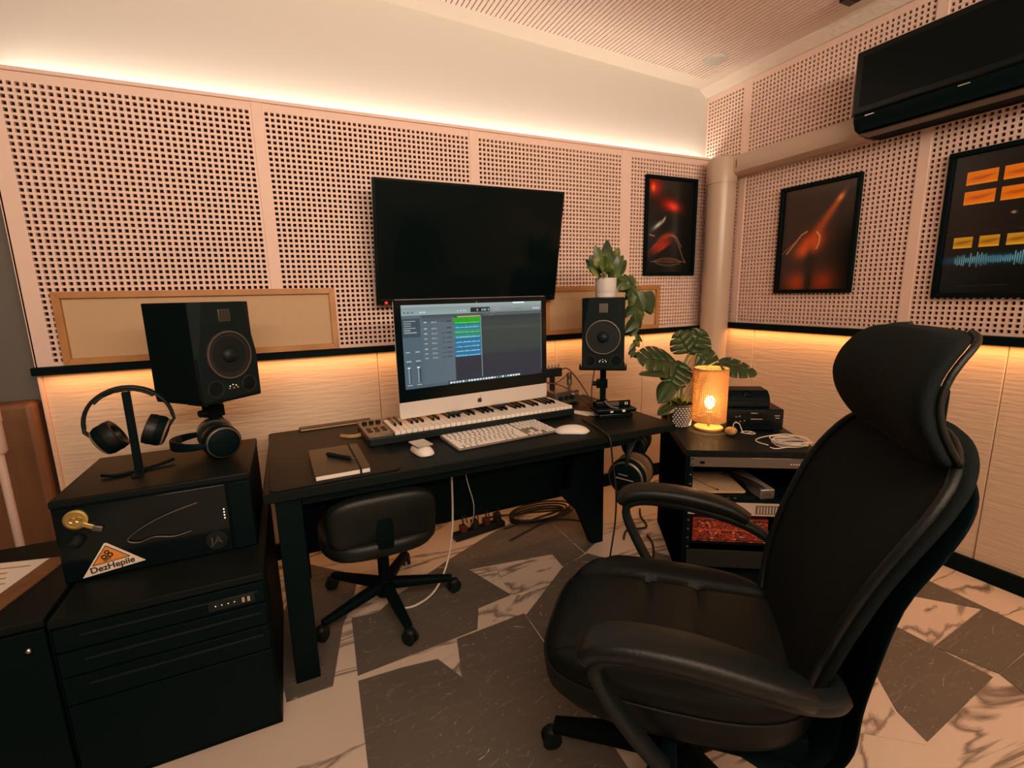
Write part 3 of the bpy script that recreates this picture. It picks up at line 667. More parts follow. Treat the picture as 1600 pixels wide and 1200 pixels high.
# computer keyboard
root = thing('computer_keyboard', 'thin white computer keyboard with number pad before the piano keyboard', 'computer keyboard', (.8065, 1.888, DZ), R_(4.6))
KL, KD = .492, .215
mb = MB(); mb.loft([[(x, y, z0(y)) for x, y in rrect(KL, KD, .012)] for z0 in (lambda y: .001, lambda y: .008+(y+KD/2)*.03)]); mb.obj('case', M['kbase'], root, bevel=.0015)
pit = KL/21.3; kr = KD/6.4
def kmesh(n): return MB().loft([[(x, y, 0) for x, y in rrect(n*pit-.0055, kr-.0075, .003, 3)], [(x, y, .0035) for x, y in rrect(n*pit-.0065, kr-.0085, .003, 3)]]).mesh('key', M['key'])
KM = {}
def key(u, row, n=1.0):
    if n not in KM: KM[n] = kmesh(n)
    x = -KL/2+.004+pit*(u+n/2); y = KD/2-.007-kr*(row+.5)
    place(KM[n], 'key', root, (x, y, .0075+(y+KD/2)*.03), (math.atan(.03), 0, 0))
for row in range(6):
    if row == 0: 
        for k in range(14): key(k*1.036, 0, 1.0)
    elif row == 1: [key(k, 1) for k in range(13)]; key(13, 1, 1.5)
    elif row == 2: key(0, 2, 1.5); [key(1.5+k, 2) for k in range(13)]
    elif row == 3: key(0, 3, 1.75); [key(1.75+k, 3) for k in range(11)]; key(12.75, 3, 1.75)
    elif row == 4: key(0, 4, 2.25); [key(2.25+k, 4) for k in range(10)]; key(12.25, 4, 2.25)
    else: key(0, 5, 1.25); key(1.25, 5, 1.25); key(2.5, 5, 1.25); key(3.75, 5, 6.0); key(9.75, 5, 1.25); key(11, 5, 1.25); key(12.25, 5, 2.25)
for k in range(3): key(14.8+k, 0); key(14.8+k, 1); key(14.8+k, 2); key(14.8+k, 5)
key(15.8, 4)
for row in range(6):
    for k in range(4):
        if not (row == 5 and k == 0): key(18.0-.75+k if False else 17.95-.15+k*.83, row, .83)
def mouse(name, lb, loc, rz, W, Lm, card=False):
    root = thing(name, lb, 'mouse', loc, rz, None)
    rings = []
    for i in range(13):
        t = i/12; y = (t-.5)*Lm; ww = W/2*(1-abs(2*t-1)**3.2)**.45+.0008; hh = .005+.026*math.sin(PI*min(1, .12+.80*t))**.8*(1-abs(2*t-1)**6)
        rings.append([(ww*math.cos(R_(a)), y, .004+hh*math.sin(R_(a))) for a in range(0, 181, 15)])
    mb = MB(); mb.loft(rings); mb.obj('shell', M['white'], root, smooth=70)
    mb = MB(); mb.loft([[(x*.96, y*.96, z) for x, y in rrect(W*.9, Lm*.9, W*.35)] for z in (0, .005)]); mb.obj('base', M['alu'], root)
    if card: return root
mouse('computer_mouse', 'white mouse alone beside the number pad', (1.11, 1.77, DZ), R_(60), .075, .16)
mouse('computer_mouse', 'white mouse under a grey card near the notebook', (.437, 1.825, DZ), R_(8), .072, .145, True)
root = thing('card', 'small grey card lying on top of the mouse near the notebook', 'card', (.437, 1.842, DZ+.0315), R_(8))
mb = MB(); mb.M = Matrix.Rotation(R_(-2), 4, 'X'); mb.prism(rrect(.068, .105, .008), 0, .003); mb.obj('sheet', M['silver'], root)

# things at the far end of the desk
root = thing('audio_interface', 'small dark audio interface box behind the computer', 'audio box', (1.375, 2.30, DZ), R_(8))
mb = MB(); mb.box(-.085, .085, -.05, .05, .004, .075); mb.obj('case', M['steel'], root, bevel=.004)
for k in range(3): mb = MB(); mb.M = Matrix.Translation((-.05+.04*k, -.05, .04)) @ Matrix.Rotation(R_(90), 4, 'X'); mb.lathe([(.013, 0), (.012, .012), (.0, .013)], 16); mb.obj('knob', M['plastic'], root, smooth=40)
mb = MB(); mb.box(.03, .07, -.052, -.05, .05, .062); mb.obj('meter', M['silver'], root)
for sx in (-.06, .06): mb = MB(); mb.box(sx-.01, sx+.01, -.04, .04, 0, .005); mb.obj('foot', M['rubber'], root)
root = thing('connector_block', 'small black connector block sticking out behind the computer', 'connector', (1.335, 2.34, DZ))
mb = MB(); mb.box(-.055, .055, -.02, .02, .15, .20); mb.obj('block', M['plastic'], root, bevel=.003)
mb = MB(); mb.box(-.012, .012, -.01, .01, .0, .15); mb.obj('post', M['plastic'], root)
for k in range(5): mb = MB(); mb.cyl((-.045+.022*k, 0, .20), (-.045+.022*k, 0, .222), .005, n=8); mb.obj('pin', M['chrome'], root)
root = thing('plug', 'upright grey cable plug standing on the audio box', 'plug', (1.425, 2.30, DZ+.076))
mb = MB(); mb.lathe([(.008, 0), (.008, .02), (.015, .024), (.015, .055), (.012, .06), (.014, .062), (.014, .09), (.010, .095)], 14); mb.obj('body', M['steel'], root, smooth=40)
mb = MB(); mb.box(-.004, .028, -.004, .004, .085, .092); mb.obj('latch', M['steel'], root)
root = thing('tape_dispenser', 'dark clear-topped desk gadget with white digits before the speaker pole', 'desk gadget', (1.445, 1.915, DZ), R_(-14))
mb = MB(); mb.box(-.09, .09, -.04, .04, 0, .022); mb.obj('base', M['gloss'], root, bevel=.005)
mb = MB(); mb.box(-.105, .105, -.05, .055, .028, .048); mb.obj('tray', M['black'], root, bevel=.006)
mb = MB(); mb.box(-.09, .095, .0, .055, .048, .078); mb.obj('upper_block', M['gloss'], root, bevel=.005)
mb = MB(); mb.box(-.105, .105, -.0515, -.05, .044, .0465); mb.obj('front_edge', M['steel'], root)
mb = MB(); mb.box(-.03, .03, -.002, .0, .052, .074); mb.obj('window', M['steel'], root)
mb = MB(); mb.tube(smoothpath([(-.045, .0, .08), (-.035, -.012, .065), (-.015, -.03, .052), (.01, -.045, .05)], 5), .006, 8); mb.obj('hose', M['steel'], root, smooth=60)
for s_, x_, z_, sz in (('un', -.028, .032, .016), ('50', .035, .032, .016), ('11', .07, .055, .020)):
    c = bpy.data.curves.new('digits', 'FONT'); c.body = s_; c.size = sz; c.align_x = 'CENTER'; c.extrude = .0003
    o = textobj('digits', c, M['whiteled']); o.parent = root; o.location = (x_, -.0525 if z_ < .05 else -.0015, z_); o.rotation_euler = (R_(90), 0, 0)
for k, (x_, y_, r_, lb) in enumerate(((1.345, 2.03, 34, 'white paper slip sticking out beside the desk gadget'), (1.325, 2.07, 24, 'folded paper slip lying under the other white slip'))):
    mb = MB(); mb.prism([(-.03, -.09), (.03, -.09), (.03, .08), (.0, .10), (-.03, .08)], 0, .002+.0*k); tag(mb.obj('paper_slip', M['paper'], None, loc=(x_, y_, DZ+.0026*(1-k)), rot=(0, 0, R_(r_))), lb, 'paper')
# cables above the desk
def cable(name, pts, r, m, lb, n=8, cat='cable', group=None, loop=False):
    mb = MB(); mb.tube(smoothpath(pts, n), r, 8); o = mb.obj(name, m, None, smooth=80); return tag(o, lb, cat, group)
cable('cable', [(1.39, 2.34, DZ+.185), (1.43, 2.33, DZ+.19), (1.46, 2.28, DZ+.14), (1.49, 2.22, DZ+.06), (1.50, 2.20, DZ+.008), (1.47, 2.19, DZ+.006)], .0035, M['cabler'], 'dark cable arching from the connector block down to the desk')
cable('cable', [(1.24, 2.25, DZ+.14), (1.32, 2.22, DZ+.12), (1.40, 2.18, DZ+.07), (1.46, 2.13, DZ+.012), (1.49, 2.03, DZ+.006)], .0035, M['cabler'], 'dark cable running from behind the computer to the speaker pole')
cable('cable', [(1.405, 2.29, DZ+.165), (1.36, 2.26, DZ+.15), (1.30, 2.24, DZ+.13)], .003, M['cabler'], 'short cable from the upright plug towards the computer')
cable('cable', [(1.46, 2.10, DZ+.22), (1.45, 2.11, DZ+.12), (1.45, 2.12, DZ+.006), (1.42, 2.15, DZ+.006)], .003, M['cabler'], 'thin cable hanging beside the speaker pole')
cable('cable', [(1.27, 1.93, DZ+.006), (1.25, 1.80, DZ+.007), (1.225, 1.70, DZ+.008), (1.222, 1.640, DZ-.01), (1.235, 1.632, DZ-.12), (1.255, 1.63, DZ-.26), (1.26, 1.64, DZ-.42), (1.25, 1.66, DZ-.60), (1.27, 1.70, .01)], .004, M['cableb'], 'black cable hanging over the desk edge past the hanging headphones')

# ================================================================== speakers
def speaker(lb, loc, rz, W=.212, H=.345, D=.27):
    root = thing('speaker', lb, 'speaker', loc, rz, None)
    mb = MB(); mb.box(-W/2, W/2, -D/2+.02, D/2, 0, H); mb.obj('cabinet', M['black'], root, bevel=.003)
    # baffle with cut-away upper corners
    mb = MB(); f = -D/2; b = -D/2+.0195
    P = lambda y, k: [(-W/2+k, y, 0), (W/2-k, y, 0), (W/2-k, y, H*.45), (W/2-k-(.035 if y < b-.001 else 0), y, H), (-W/2+k+(.035 if y < b-.001 else 0), y, H), (-W/2+k, y, H*.45)]
    mb.loft([P(b, 0), P(f, .002)]); mb.obj('baffle', M['blackm'], root, bevel=.002)
    cy = H*.455
    mb = MB(); mb.lathe([(.088, 0), (.088, .006), (.080, .009), (.078, .003), (.066, .0035), (.058, -.004)], 40); mb.obj('surround', M['rubber'], root, smooth=40, loc=(0, f, cy), rot=(R_(90), 0, 0))
    mb = MB(); mb.lathe([(.080, .0088), (.083, .0095), (.086, .0088), (.083, .0075)], 40, caps=False); mb.obj('trim_ring', M['steel'], root, smooth=60, loc=(0, f, cy), rot=(R_(90), 0, 0))
    mb = MB(); mb.lathe([(.066, .0030), (.045, .002), (.030, .0012)], 32); mb.obj('cone', M['plastic'], root, smooth=60, loc=(0, f-.0005, cy), rot=(R_(90), 0, 0))
    mb = MB(); mb.lathe([(.029, 0), (.026, .010), (.016, .018), (.005, .021), (.0005, .0215)], 24); mb.obj('dust_cap', M['plastic'], root, smooth=60, loc=(0, f-.001, cy), rot=(R_(90), 0, 0))
    mb = MB(); mb.box(-.022, .022, f-.003, f+.002, H*.80, H*.925); mb.obj('tweeter', M['bronze'] if False else M['steel'], root, bevel=.001)
    for k in range(7): mb = MB(); mb.box(-.020+.006*k-.0008, -.020+.006*k+.0008, f-.0045, f-.002, H*.805, H*.92); mb.obj('tweeter_fin', M['plastic'], root)
    for s_ in (-1, 1):
        mb = MB(); mb.lathe([(.032, 0), (.031, .004), (.027, .004), (.022, -.012), (.018, -.018)], 28); mb.obj('port', M['rubber'], root, smooth=40, loc=(s_*.066, f, H*.12), rot=(R_(90), 0, 0))
    kn = MB().lathe([(.005, 0), (.0045, .004), (.003, .0045)], 10).mesh('trim_knob', M['chrome'], 40)
    for k in range(3): place(kn, 'trim_knob', root, (-.016+.016*k, f, H*.105), (R_(90), 0, 0))
    for k in range(3): place(MB().lathe([(.0018, 0), (.0015, .003)], 6).mesh('indicator', M['whiteled']), 'indicator', root, (-.012+.012*k, f, H*.14-.004*abs(k-1)), (R_(90), 0, 0))
    return root
def stand(lb, loc, rz, ztop, poleoff=(0, .02)):
    root = thing('speaker_stand', lb, 'speaker stand', loc, rz, None)
    mb = MB(); mb.prism(rrect(.23, .26, .01), ztop-.008, ztop); mb.obj('top_plate', M['black'], root, bevel=.002)
    for sx in (-1, 1): mb = MB(); mb.box(sx*.117-.002, sx*.117+.002, -.12, -.05, ztop-.008, ztop+.016); mb.obj('side_lip', M['black'], root)
    px, py = poleoff
    mb = MB(); mb.box(px-.016, px+.016, py-.016, py+.016, .012, ztop-.008); mb.obj('pole', M['black'], root, bevel=.003)
    mb = MB(); mb.box(px-.035, px+.024, py-.024, py+.024, .11, .155); mb.obj('clamp', M['black'], root, bevel=.003)
    mb = MB(); mb.cyl((px-.06, py, .132), (px-.035, py, .132), .014, .012, 12); mb.obj('clamp_knob', M['plastic'], root, smooth=40)
    mb = MB(); mb.prism([(x+px, y+py) for x, y in rrect(.07, .07, .01)], 0, .012); mb.obj('base_plate', M['black'], root, bevel=.002)
    return root
stand('black pole stand on the desk, carrying the speaker with the plant', (1.50, 2.08, DZ), R_(-37), .235)
speaker('black studio speaker with a white plant pot on its top', (1.50, 2.08, DZ+.235), R_(-37), .212, .355)
stand('black pole stand behind the flight case headphones, under the other speaker', (-.293, 2.07, .80), R_(43), .20, (.03, .03))
speaker('black studio speaker angled above the flight case and headphones', (-.293, 2.07, 1.0), R_(43), .232, .345, .255)

# ================================================================== headphones
def headphones(name, lb, loc, rot, R, cup, cupdepth, m_band, m_ring, tilt=0, drop=.02, group=None, mark=None, squash=1.0, inset=.97):
    """band arc in local XZ, ear cups face each other along X, origin in the middle of the arc"""
    root = thing(name, lb, 'headphones', loc, 0, group); root.rotation_euler = rot
    arc = [(R*math.cos(R_(a)), 0, R*squash*math.sin(R_(a))) for a in range(0, 181, 9)]
    mb = MB(); mb.band(arc, (0, 1, 0), [.018+.016*math.sin(PI*i/20) for i in range(21)], .010); mb.obj('headband', m_band, root, smooth=60)
    mb = MB(); mb.band([(p[0]*.94, 0, p[2]*.94) for p in arc[5:16]], (0, 1, 0), .028, .010); mb.obj('band_pad', M['rubber'], root, smooth=60)
    for s_ in (-1, 1):
        mb = MB(); mb.band([(s_*R, 0, .012), (s_*R*1.01, 0, -drop*.5), (s_*R*(.3+.7*inset), 0, -drop-cup*.4)], (0, 1, 0), [.018, .020, .030], .009); mb.obj('yoke', m_band, root, smooth=60)
        MM = Matrix.Translation((s_*R*inset, 0, -drop-cup*.62)) @ Matrix.Rotation(R_(s_*tilt), 4, 'Y') @ Matrix.Rotation(R_(s_*90), 4, 'Y')
        mb = MB(); mb.M = MM; mb.lathe([(cup*.3, .010), (cup*.72, .008), (cup*.9, .0), (cup, -.010), (cup, -cupdepth*.45)], 28); c = mb.obj('ear_cup', M['black'], root, smooth=50)
        mb = MB(); mb.M = MM; mb.lathe([(cup*.84, .0055), (cup*.88, .0045), (cup*.93, .0), (cup*.90, -.001)], 28, caps=False); mb.obj('ring', m_ring, c, smooth=60)
        mb = MB(); mb.M = MM; mb.lathe([(cup*.98, -cupdepth*.45), (cup*1.02, -cupdepth*.65), (cup*.97, -cupdepth*.95), (cup*.75, -cupdepth), (cup*.55, -cupdepth*.9), (cup*.5, -cupdepth*.6)], 28); mb.obj('ear_pad', M['leather'] if not mark else M['pad'], c, smooth=60)
        if mark:
            mb = MB(); mb.M = MM
            mb.cbox((0, cup*.05, .0105), (.005, cup*1.0, .0014)); mb.cbox((cup*.22, cup*.12, .0100), (.004, cup*.5, .0014)); mb.obj('stripe', M['silver'], c)
    return root
headphones('headphones', 'bronze-trimmed black headphones hanging on the upright stand', (-.498, 1.885, .968), (0, R_(-3), R_(4)), .116, .050, .055, M['plastic'], M['bronze'], tilt=26, drop=.020, inset=.72)
root = thing('headphone_stand', 'slim black upright headphone stand on the flight case', 'headphone stand', (-.496, 1.885, .80), R_(8))
mb = MB(); mb.box(-.011, .011, -.009, .009, .006, .268); mb.obj('post', M['black'], root, bevel=.002)
mb = MB(); mb.band([(-.055, 0, .262), (-.03, 0, .272), (0, 0, .275), (.03, 0, .272), (.055, 0, .262)], (0, 1, 0), .026, .008); mb.obj('saddle', M['black'], root, smooth=60)
mb = MB(); mb.box(-.015, .015, -.075, .045, 0, .006); mb.obj('foot', M['black'], root, bevel=.002)
mb = MB(); mb.band(smoothpath([(-.095, -.01, .010), (-.06, -.024, .006), (0, -.012, .006), (.055, .012, .008), (.095, .03, .014)], 5), (0, 0, 1), .010, .009); mb.obj('cross_foot', M['black'], root, smooth=60)
headphones('headphones', 'big black headphones lying flat on the flight case', (-.315, 1.945, .864), Matrix(((.25, 0, -.968), (-.968, 0, -.25), (0, 1, 0))).to_euler(), .095, .059, .06, M['black'], M['steel'], tilt=6, drop=.012)
headphones('headphones', 'brown-padded headphones with a silver stripe hanging at the desk end', (1.408, 1.705, .588), (R_(4), R_(0), R_(33)), .088, .088, .07, M['plastic'], M['steel'], tilt=0, drop=.03, mark=True)
headphones('headphones', 'black headphones hanging behind the brown-padded pair at the desk end', (1.535, 1.83, .64), (R_(4), 0, R_(40)), .085, .062, .055, M['black'], M['plastic'], tilt=0, drop=.0)
root = thing('headphone_hook', 'black double hook under the desk end holding two headphones', 'hook', (1.47, 1.75, .695))
mb = MB(); mb.box(-.04, .06, -.05, .10, -.012, 0); mb.obj('mount_plate', M['black'], root)
mb = MB(); mb.tube(smoothpath([(-.02, -.02, -.01), (-.03, -.045, .02), (-.045, -.06, .012)], 5), .007, 8); mb.obj('arm', M['black'], root, smooth=60)
mb = MB(); mb.tube(smoothpath([(.05, .06, -.01), (.08, .075, .02), (.09, .09, .012)], 5), .007, 8); mb.obj('arm', M['black'], root, smooth=60)

# ================================================================== flight case with stickers
root = thing('flight_case', 'black case with a triangular sticker and brass lock beside the desk', 'case', (-.415, 1.69, .545))
mb = MB(); mb.box(-.25, .25, .008, .43, 0, .248); mb.obj('body', M['black'], root, bevel=.004)
mb = MB(); mb.box(-.252, .252, .004, .432, .232, .256); mb.obj('lid', M['desk'], root, bevel=.006, seg=3)
mb = MB(); mb.box(-.245, .18, .0, .010, .004, .230); mb.obj('front_door', M['gloss'], root, bevel=.003)
mb = MB(); mb.box(.185, .248, .0, .010, .004, .230); mb.obj('front_post', M['black'], root, bevel=.003)
T = Matrix.Translation((0, -.001, 0)) @ Matrix.Rotation(R_(90), 4, 'X')
mb = MB(); mb.M = T
mb.lathe([(.029, -.002), (.029, .003), (.023, .0045), (.023, .003), (.0, .003)], 28, (-.195, .195, 0)); o = mb.obj('badge', M['gold'], root, smooth=30)
mb = MB(); mb.M = T
for cx in (-.202, -.188): mb.lathe([(.0045, .004), (.0075, .0055), (.0075, .003), (.0045, .003)], 14, (cx, .195, .001), caps=False)
mb.obj('emblem', M['gold'], o)
mb = MB(); mb.cbox((-.170, -.004, .172), (.030, .006, .014), Euler((0, R_(32), 0))); mb.obj('key_tag', M['gold'], root, bevel=.002)
mb = MB(); mb.cbox((-.150, -.004, .158), (.026, .007, .018), Euler((0, R_(20), 0))); mb.obj('key_fob', M['steel'], root, bevel=.003)
mb = MB(); mb.M = T; mb.lathe([(.018, 0), (.018, .012), (.012, .022), (.009, .026), (.0, .027)], 20, (-.200, .132, 0)); mb.obj('lock_knob', M['plastic'], root, smooth=40)
mb = MB(); mb.M = T; mb.prism([(-.205, .012), (-.052, .030), (-.137, .108), (-.143, .108)], -.0005, .0015); st = mb.obj('sticker', M['sticker'], root)
mb = MB(); mb.M = T; mb.prism([(-.176, .046), (-.092, .055), (-.140, .098)], .0014, .0022); mb.obj('triangle', M['orange'], st)
mb = MB(); mb.M = T
tri = [(-.178, .0445), (-.088, .0542), (-.140, .1005)]
for k in range(3): mb.tube([(tri[k][0], tri[k][1], .002), (tri[(k+1) % 3][0], tri[(k+1) % 3][1], .002)], .0012, 6)
for cx, cy, r in ((-.148, .066, .008), (-.133, .070, .008), (-.140, .080, .007), (-.146, .056, .005), (-.137, .060, .005)): mb.lathe([(r, .0016), (r*.9, .0028), (r*.45, .0028), (r*.45, .002)], 14, (cx, cy, 0))
mb.obj('mark', M['ink'], st)
c = bpy.data.curves.new('lettering', 'FONT'); c.body = 'DezHepiie'; c.size = .0255; c.align_x = 'CENTER'; c.extrude = .0004; c.shear = .05; c.offset = .0006
o = textobj('lettering', c, M['ink']); o.parent = st; o.location = (-.131, -.0030, .0275); o.rotation_euler = (R_(90), R_(-6.8), 0)
mb = MB(); mb.M = T; mb.lathe([(.030, -.001), (.030, .002), (.026, .0026), (.026, .0012), (.0, .0012)], 28, (.137, .047, 0)); em = mb.obj('round_emblem', M['plastic'], root, smooth=30)
c = bpy.data.curves.new('lettering', 'FONT'); c.body = 'JA'; c.size = .036; c.align_x = 'CENTER'; c.align_y = 'CENTER'; c.extrude = .0004
o = textobj('lettering', c, M['steel']); o.parent = em; o.location = (.137, -.003, .047); o.rotation_euler = (R_(90), 0, 0)
for k in range(4): mb = MB(); mb.sphere((.168, -.002, .118+.010*k), (.0022, .002, .003), 8, 5); mb.obj('indicator', M['whiteled'], root)
mb = MB(); mb.tube(smoothpath([(.10, -.003, .185), (.02, -.005, .165), (-.05, -.006, .135), (-.085, -.006, .105), (-.06, -.006, .092), (-.02, -.006, .100), (.03, -.005, .090), (.075, -.004, .097)], 7), .0022, 7); mb.obj('cord', M['steel'], root, smooth=70)

# low cabinets in the corner
def cab(name, lb, x0, x1, y0, y1, H, drawers, knob=None):
    root = thing(name, lb, 'cabinet', ((x0+x1)/2, y0, 0)); w_ = (x1-x0)/2; d = y1-y0
    mb = MB(); mb.box(-w_, w_, .02, d, 0, H-.022); mb.obj('body', M['black'], root, bevel=.002)
    mb = MB(); mb.box(-w_, w_, .0, d, H-.022, H); mb.obj('top', M['desk'], root, bevel=.002)
    z = .03
    for nm, h in drawers:
        mb = MB(); mb.box(-w_+.004, w_-.004, .002, .022, z, z+h-.006); dr = mb.obj(nm, M['black'], root, bevel=.002)
        if nm == 'drawer': mb = MB(); mb.box(-w_+.06, w_-.02, -.004, .002, z+h-.034, z+h-.028); mb.obj('handle', M['plastic'], dr)
        z += h
    if knob: mb = MB(); mb.sphere((knob[0], -.006, knob[1]), .008, 12, 8); mb.obj('lock', M['chrome'], root, smooth=80)
    return root
cab('cabinet', 'low black cabinet with a silver lock and a paper on its top', -1.22, -.655, 1.525, 2.06, .545, (('door', .49),), (.245, .47))
r_ = cab('cabinet', 'low black drawer cabinet carrying the flight case', -.640, -.143, 1.500, 2.14, .545, (('door', .26), ('drawer', .085), ('drawer', .075), ('drawer', .072)))
mb = MB(); mb.box(.10, .22, -.0045, .002, .462, .492); pl = mb.obj('switch_plate', M['plastic'], r_, bevel=.001)
for k in range(4): mb = MB(); mb.sphere((.118+.016*k, -.006, .477), (.0035, .003, .0035), 8, 5); mb.obj('socket', M['chrome'], pl)
for k in range(2): mb = MB(); mb.box(.186+.014*k, .193+.014*k, -.008, -.004, .470, .486); mb.obj('switch', M['chrome'], pl)
root = thing('document', 'printed sheet with a brown edge on the low cabinet', 'document', (-.845, 1.78, .545), R_(-14))
mb = MB(); mb.box(-.105, .105, -.14, .14, 0, .004); mb.obj('backing', M['brown'], root)
mb = MB(); mb.box(-.105, .045, -.135, .135, .004, .0055); mb.obj('sheet', M['paper'], root)
for k in range(7): mb = MB(); mb.box(-.09, .02-.02*(k % 3), -.10+.032*k, -.092+.032*k, .0055, .006); mb.obj('printed_line', M['tan'], root)

# ================================================================== small office chair under the desk
def star_base(root, n, r, rot0, m, hub=.04, h0=.085, h1=.060, wd=.05):
    mb = MB(); mb.lathe([(hub, .05), (hub*1.15, .07), (hub*1.1, .11), (hub*.7, .125)], 20); mb.obj('hub', m, root, smooth=40)
    for k in range(n):
        a = R_(rot0+360*k/n); c_, s_ = math.cos(a), math.sin(a)
        mb = MB(); mb.band([(c_*hub*.6, s_*hub*.6, h0+.012), (c_*r*.5, s_*r*.5, h0), (c_*r*.97, s_*r*.97, h1+.012)], (-s_, c_, 0), [wd, wd*.85, wd*.62], [.045, .038, .026]); lg = mb.obj('base_leg', m, root, smooth=60)
        mb = MB(); mb.M = Matrix.Translation((c_*r, s_*r, .03)) @ Matrix.Rotation(a+.5, 4, 'Z') @ Matrix.Rotation(R_(90), 4, 'X')
        for zz in (-.020, .006): mb.lathe([(.020, zz), (.029, zz+.002), (.029, zz+.012), (.020, zz+.014)], 18)
        mb.M = Matrix.Translation((c_*r, s_*r, .03)) @ Matrix.Rotation(a+.5, 4, 'Z')
        mb.box(-.012, .012, -.006, .006, -.006, .034); mb.sphere((0, 0, .022), (.024, .022, .016), 12, 6); mb.obj('caster', M['plastic'], lg, smooth=40)
root = thing('office_chair', 'small black swivel chair pushed under the desk', 'chair', (.275, 1.99, 0))
star_base(root, 5, .305, -83, M['black'])
mb = MB(); mb.lathe([(.025, .12), (.025, .27), (.019, .27), (.019, .385)], 16); mb.obj('gas_lift', M['black'], root, smooth=40)
mb = MB(); mb.box(-.10, .10, -.11, .09, .375, .395); mb.obj('tilt_plate', M['black'], root, bevel=.004)
def cushion(w_, d, z0, z1, e=3.2, n=40, dome=.012):
    rings = []
    for s_, z in ((.80, z0), (.93, z0+.006), (.99, z0+(z1-z0)*.35), (1, z0+(z1-z0)*.6), (.985, z1-.012), (.94, z1-.003), (.8, z1+dome*.3), (.45, z1+dome*.8), (.1, z1+dome)):
        ring = []
        for j in range(n):
            a = 2*PI*j/n; c_, q = math.cos(a), math.sin(a); ring.append((w_/2*s_*math.copysign(abs(c_)**(2/e), c_), d/2*s_*math.copysign(abs(q)**(2/e), q), z))
        rings.append(ring)
    mb = MB(); mb.loft(rings); return mb
o = cushion(.45, .44, .395, .465).obj('seat', M['leather'], root, smooth=70, loc=(-.03, -.11, 0))
mb = cushion(.40, .22, -.03, .03, 3.5); o = mb.obj('backrest', M['leather'], root, smooth=70, loc=(-.03, -.29, .545), rot=(R_(100), 0, 0))
mb = MB(); mb.band([(-.03, -.10, .385), (-.03, -.28, .40), (-.03, -.325, .44), (-.03, -.33, .56)], (1, 0, 0), .06, .010); mb.obj('back_bar', M['black'], root, smooth=60)

# ================================================================== rack cabinet in the corner
RK = (1.549, 1.519); RA = -32.1
root = thing('rack_cabinet', 'low black open rack cabinet standing askew in the corner under the lamp', 'rack cabinet', (RK[0], RK[1], 0), R_(RA))
RW, RD, RH = .567, .61, .65
mb = MB(); mb.box(0, RW, -.004, RD, RH-.03, RH); mb.obj('top', M['desk'], root, bevel=.003)
for x_ in (0, RW-.018): mb = MB(); mb.box(x_, x_+.018, .0, RD, .0, RH-.03); mb.obj('side', M['dull'], root, bevel=.002)
mb = MB(); mb.box(.018, RW-.018, .0, RD, .035, .055); mb.obj('bottom', M['black'], root)
mb = MB(); mb.box(.018, RW-.018, RD-.012, RD, .055, RH-.03); mb.obj('back', M['black'], root)
mb = MB(); mb.box(.018, RW-.018, .01, .02, .0, .035); mb.obj('plinth', M['black'], root)
for x_ in (.018, RW-.038):
    mb = MB(); mb.box(x_, x_+.02, .012, .016, .055, RH-.03); rl = mb.obj('rack_rail', M['black'], root)
    sm = MB().box(-.004, .004, -.001, .001, -.004, .004).mesh('slot', M['steel'])
    for k in range(12): place(sm, 'slot', rl, (x_+.010, .0115, .09+.044*k))
mb = MB(); mb.box(.018, RW-.018, .012, .40, .408, .414); mb.obj('shelf', M['black'], root)
mb = MB(); mb.box(.018, RW-.018, .012, .40, .196, .202); mb.obj('shelf', M['black'], root)
mb = MB(); mb.box(.022, RW-.022, .0, .012, .085, .17); mb.obj('blank_panel', M['plastic'], root, bevel=.002)
RM = Matrix.Translation((RK[0], RK[1], 0)) @ Matrix.Rotation(R_(RA), 4, 'Z')
def onrack(u, v, z): p = RM @ Vector((u, v, z)); return (p.x, p.y, p.z)
def rthing(name, lb, cat, u, v, z, rz=0): return thing(name, lb, cat, onrack(u, v, z), R_(RA+rz))
t = rthing('rack_unit', 'flat dark rack unit just under the top of the rack cabinet', 'rack unit', RW/2, .006, .572)
mb = MB(); mb.box(-.262, .262, -.004, .0, 0, .046); mb.obj('faceplate', M['steel'], t, bevel=.001)
mb = MB(); mb.box(-.235, .235, .0, .28, .003, .043); mb.obj('case', M['black'], t)
for x_ in (-.252, .252):
    for z_ in (.010, .036): mb = MB(); mb.M = Matrix.Translation((x_, -.004, z_)) @ Matrix.Rotation(R_(90), 4, 'X'); mb.lathe([(.004, 0), (.003, .002)], 8); mb.obj('screw', M['plastic'], t)
for k in range(4): mb = MB(); mb.box(.16+.011*k, .166+.011*k, -.0046, -.004, .016, .021); mb.obj('marking', M['white'], t)
mb = MB(); mb.box(-.22, -.20, -.006, -.004, .014, .026); mb.obj('switch', M['black'], t)
mb = MB(); mb.box(.0, .16, -.006, -.004, .044, .046); mb.obj('top_edge', M['silver'], t)
t = rthing('tablet', 'pale flat tablet lying on the rack shelf', 'tablet', .155, .155, .436, 4)
mb = MB(); mb.prism(rrect(.24, .25, .015), 0, .008); mb.obj('case', M['canvas'], t, bevel=.002)
mb = MB(); mb.prism(rrect(.22, .23, .01), .008, .0088); mb.obj('cover', M['canvas'], t)
t = rthing('laptop', 'black slim box under the tablet on the rack shelf', 'box', .17, .14, .414)
mb = MB(); mb.box(-.14, .14, -.13, .13, 0, .021); mb.obj('case', M['black'], t, bevel=.003)
for k in range(6): mb = MB(); mb.box(-.10+.03*k, -.09+.03*k, -.132, -.13, .008, .012); mb.obj('port', M['steel'], t)
t = rthing('stylus', 'thin wooden stick lying across the tablet', 'stick', .115, .125, .4495, -62)
mb = MB(); mb.cyl((-.09, 0, .0), (.09, 0, .0), .0042, n=10); mb.obj('shaft', M['wood'], t, smooth=40)
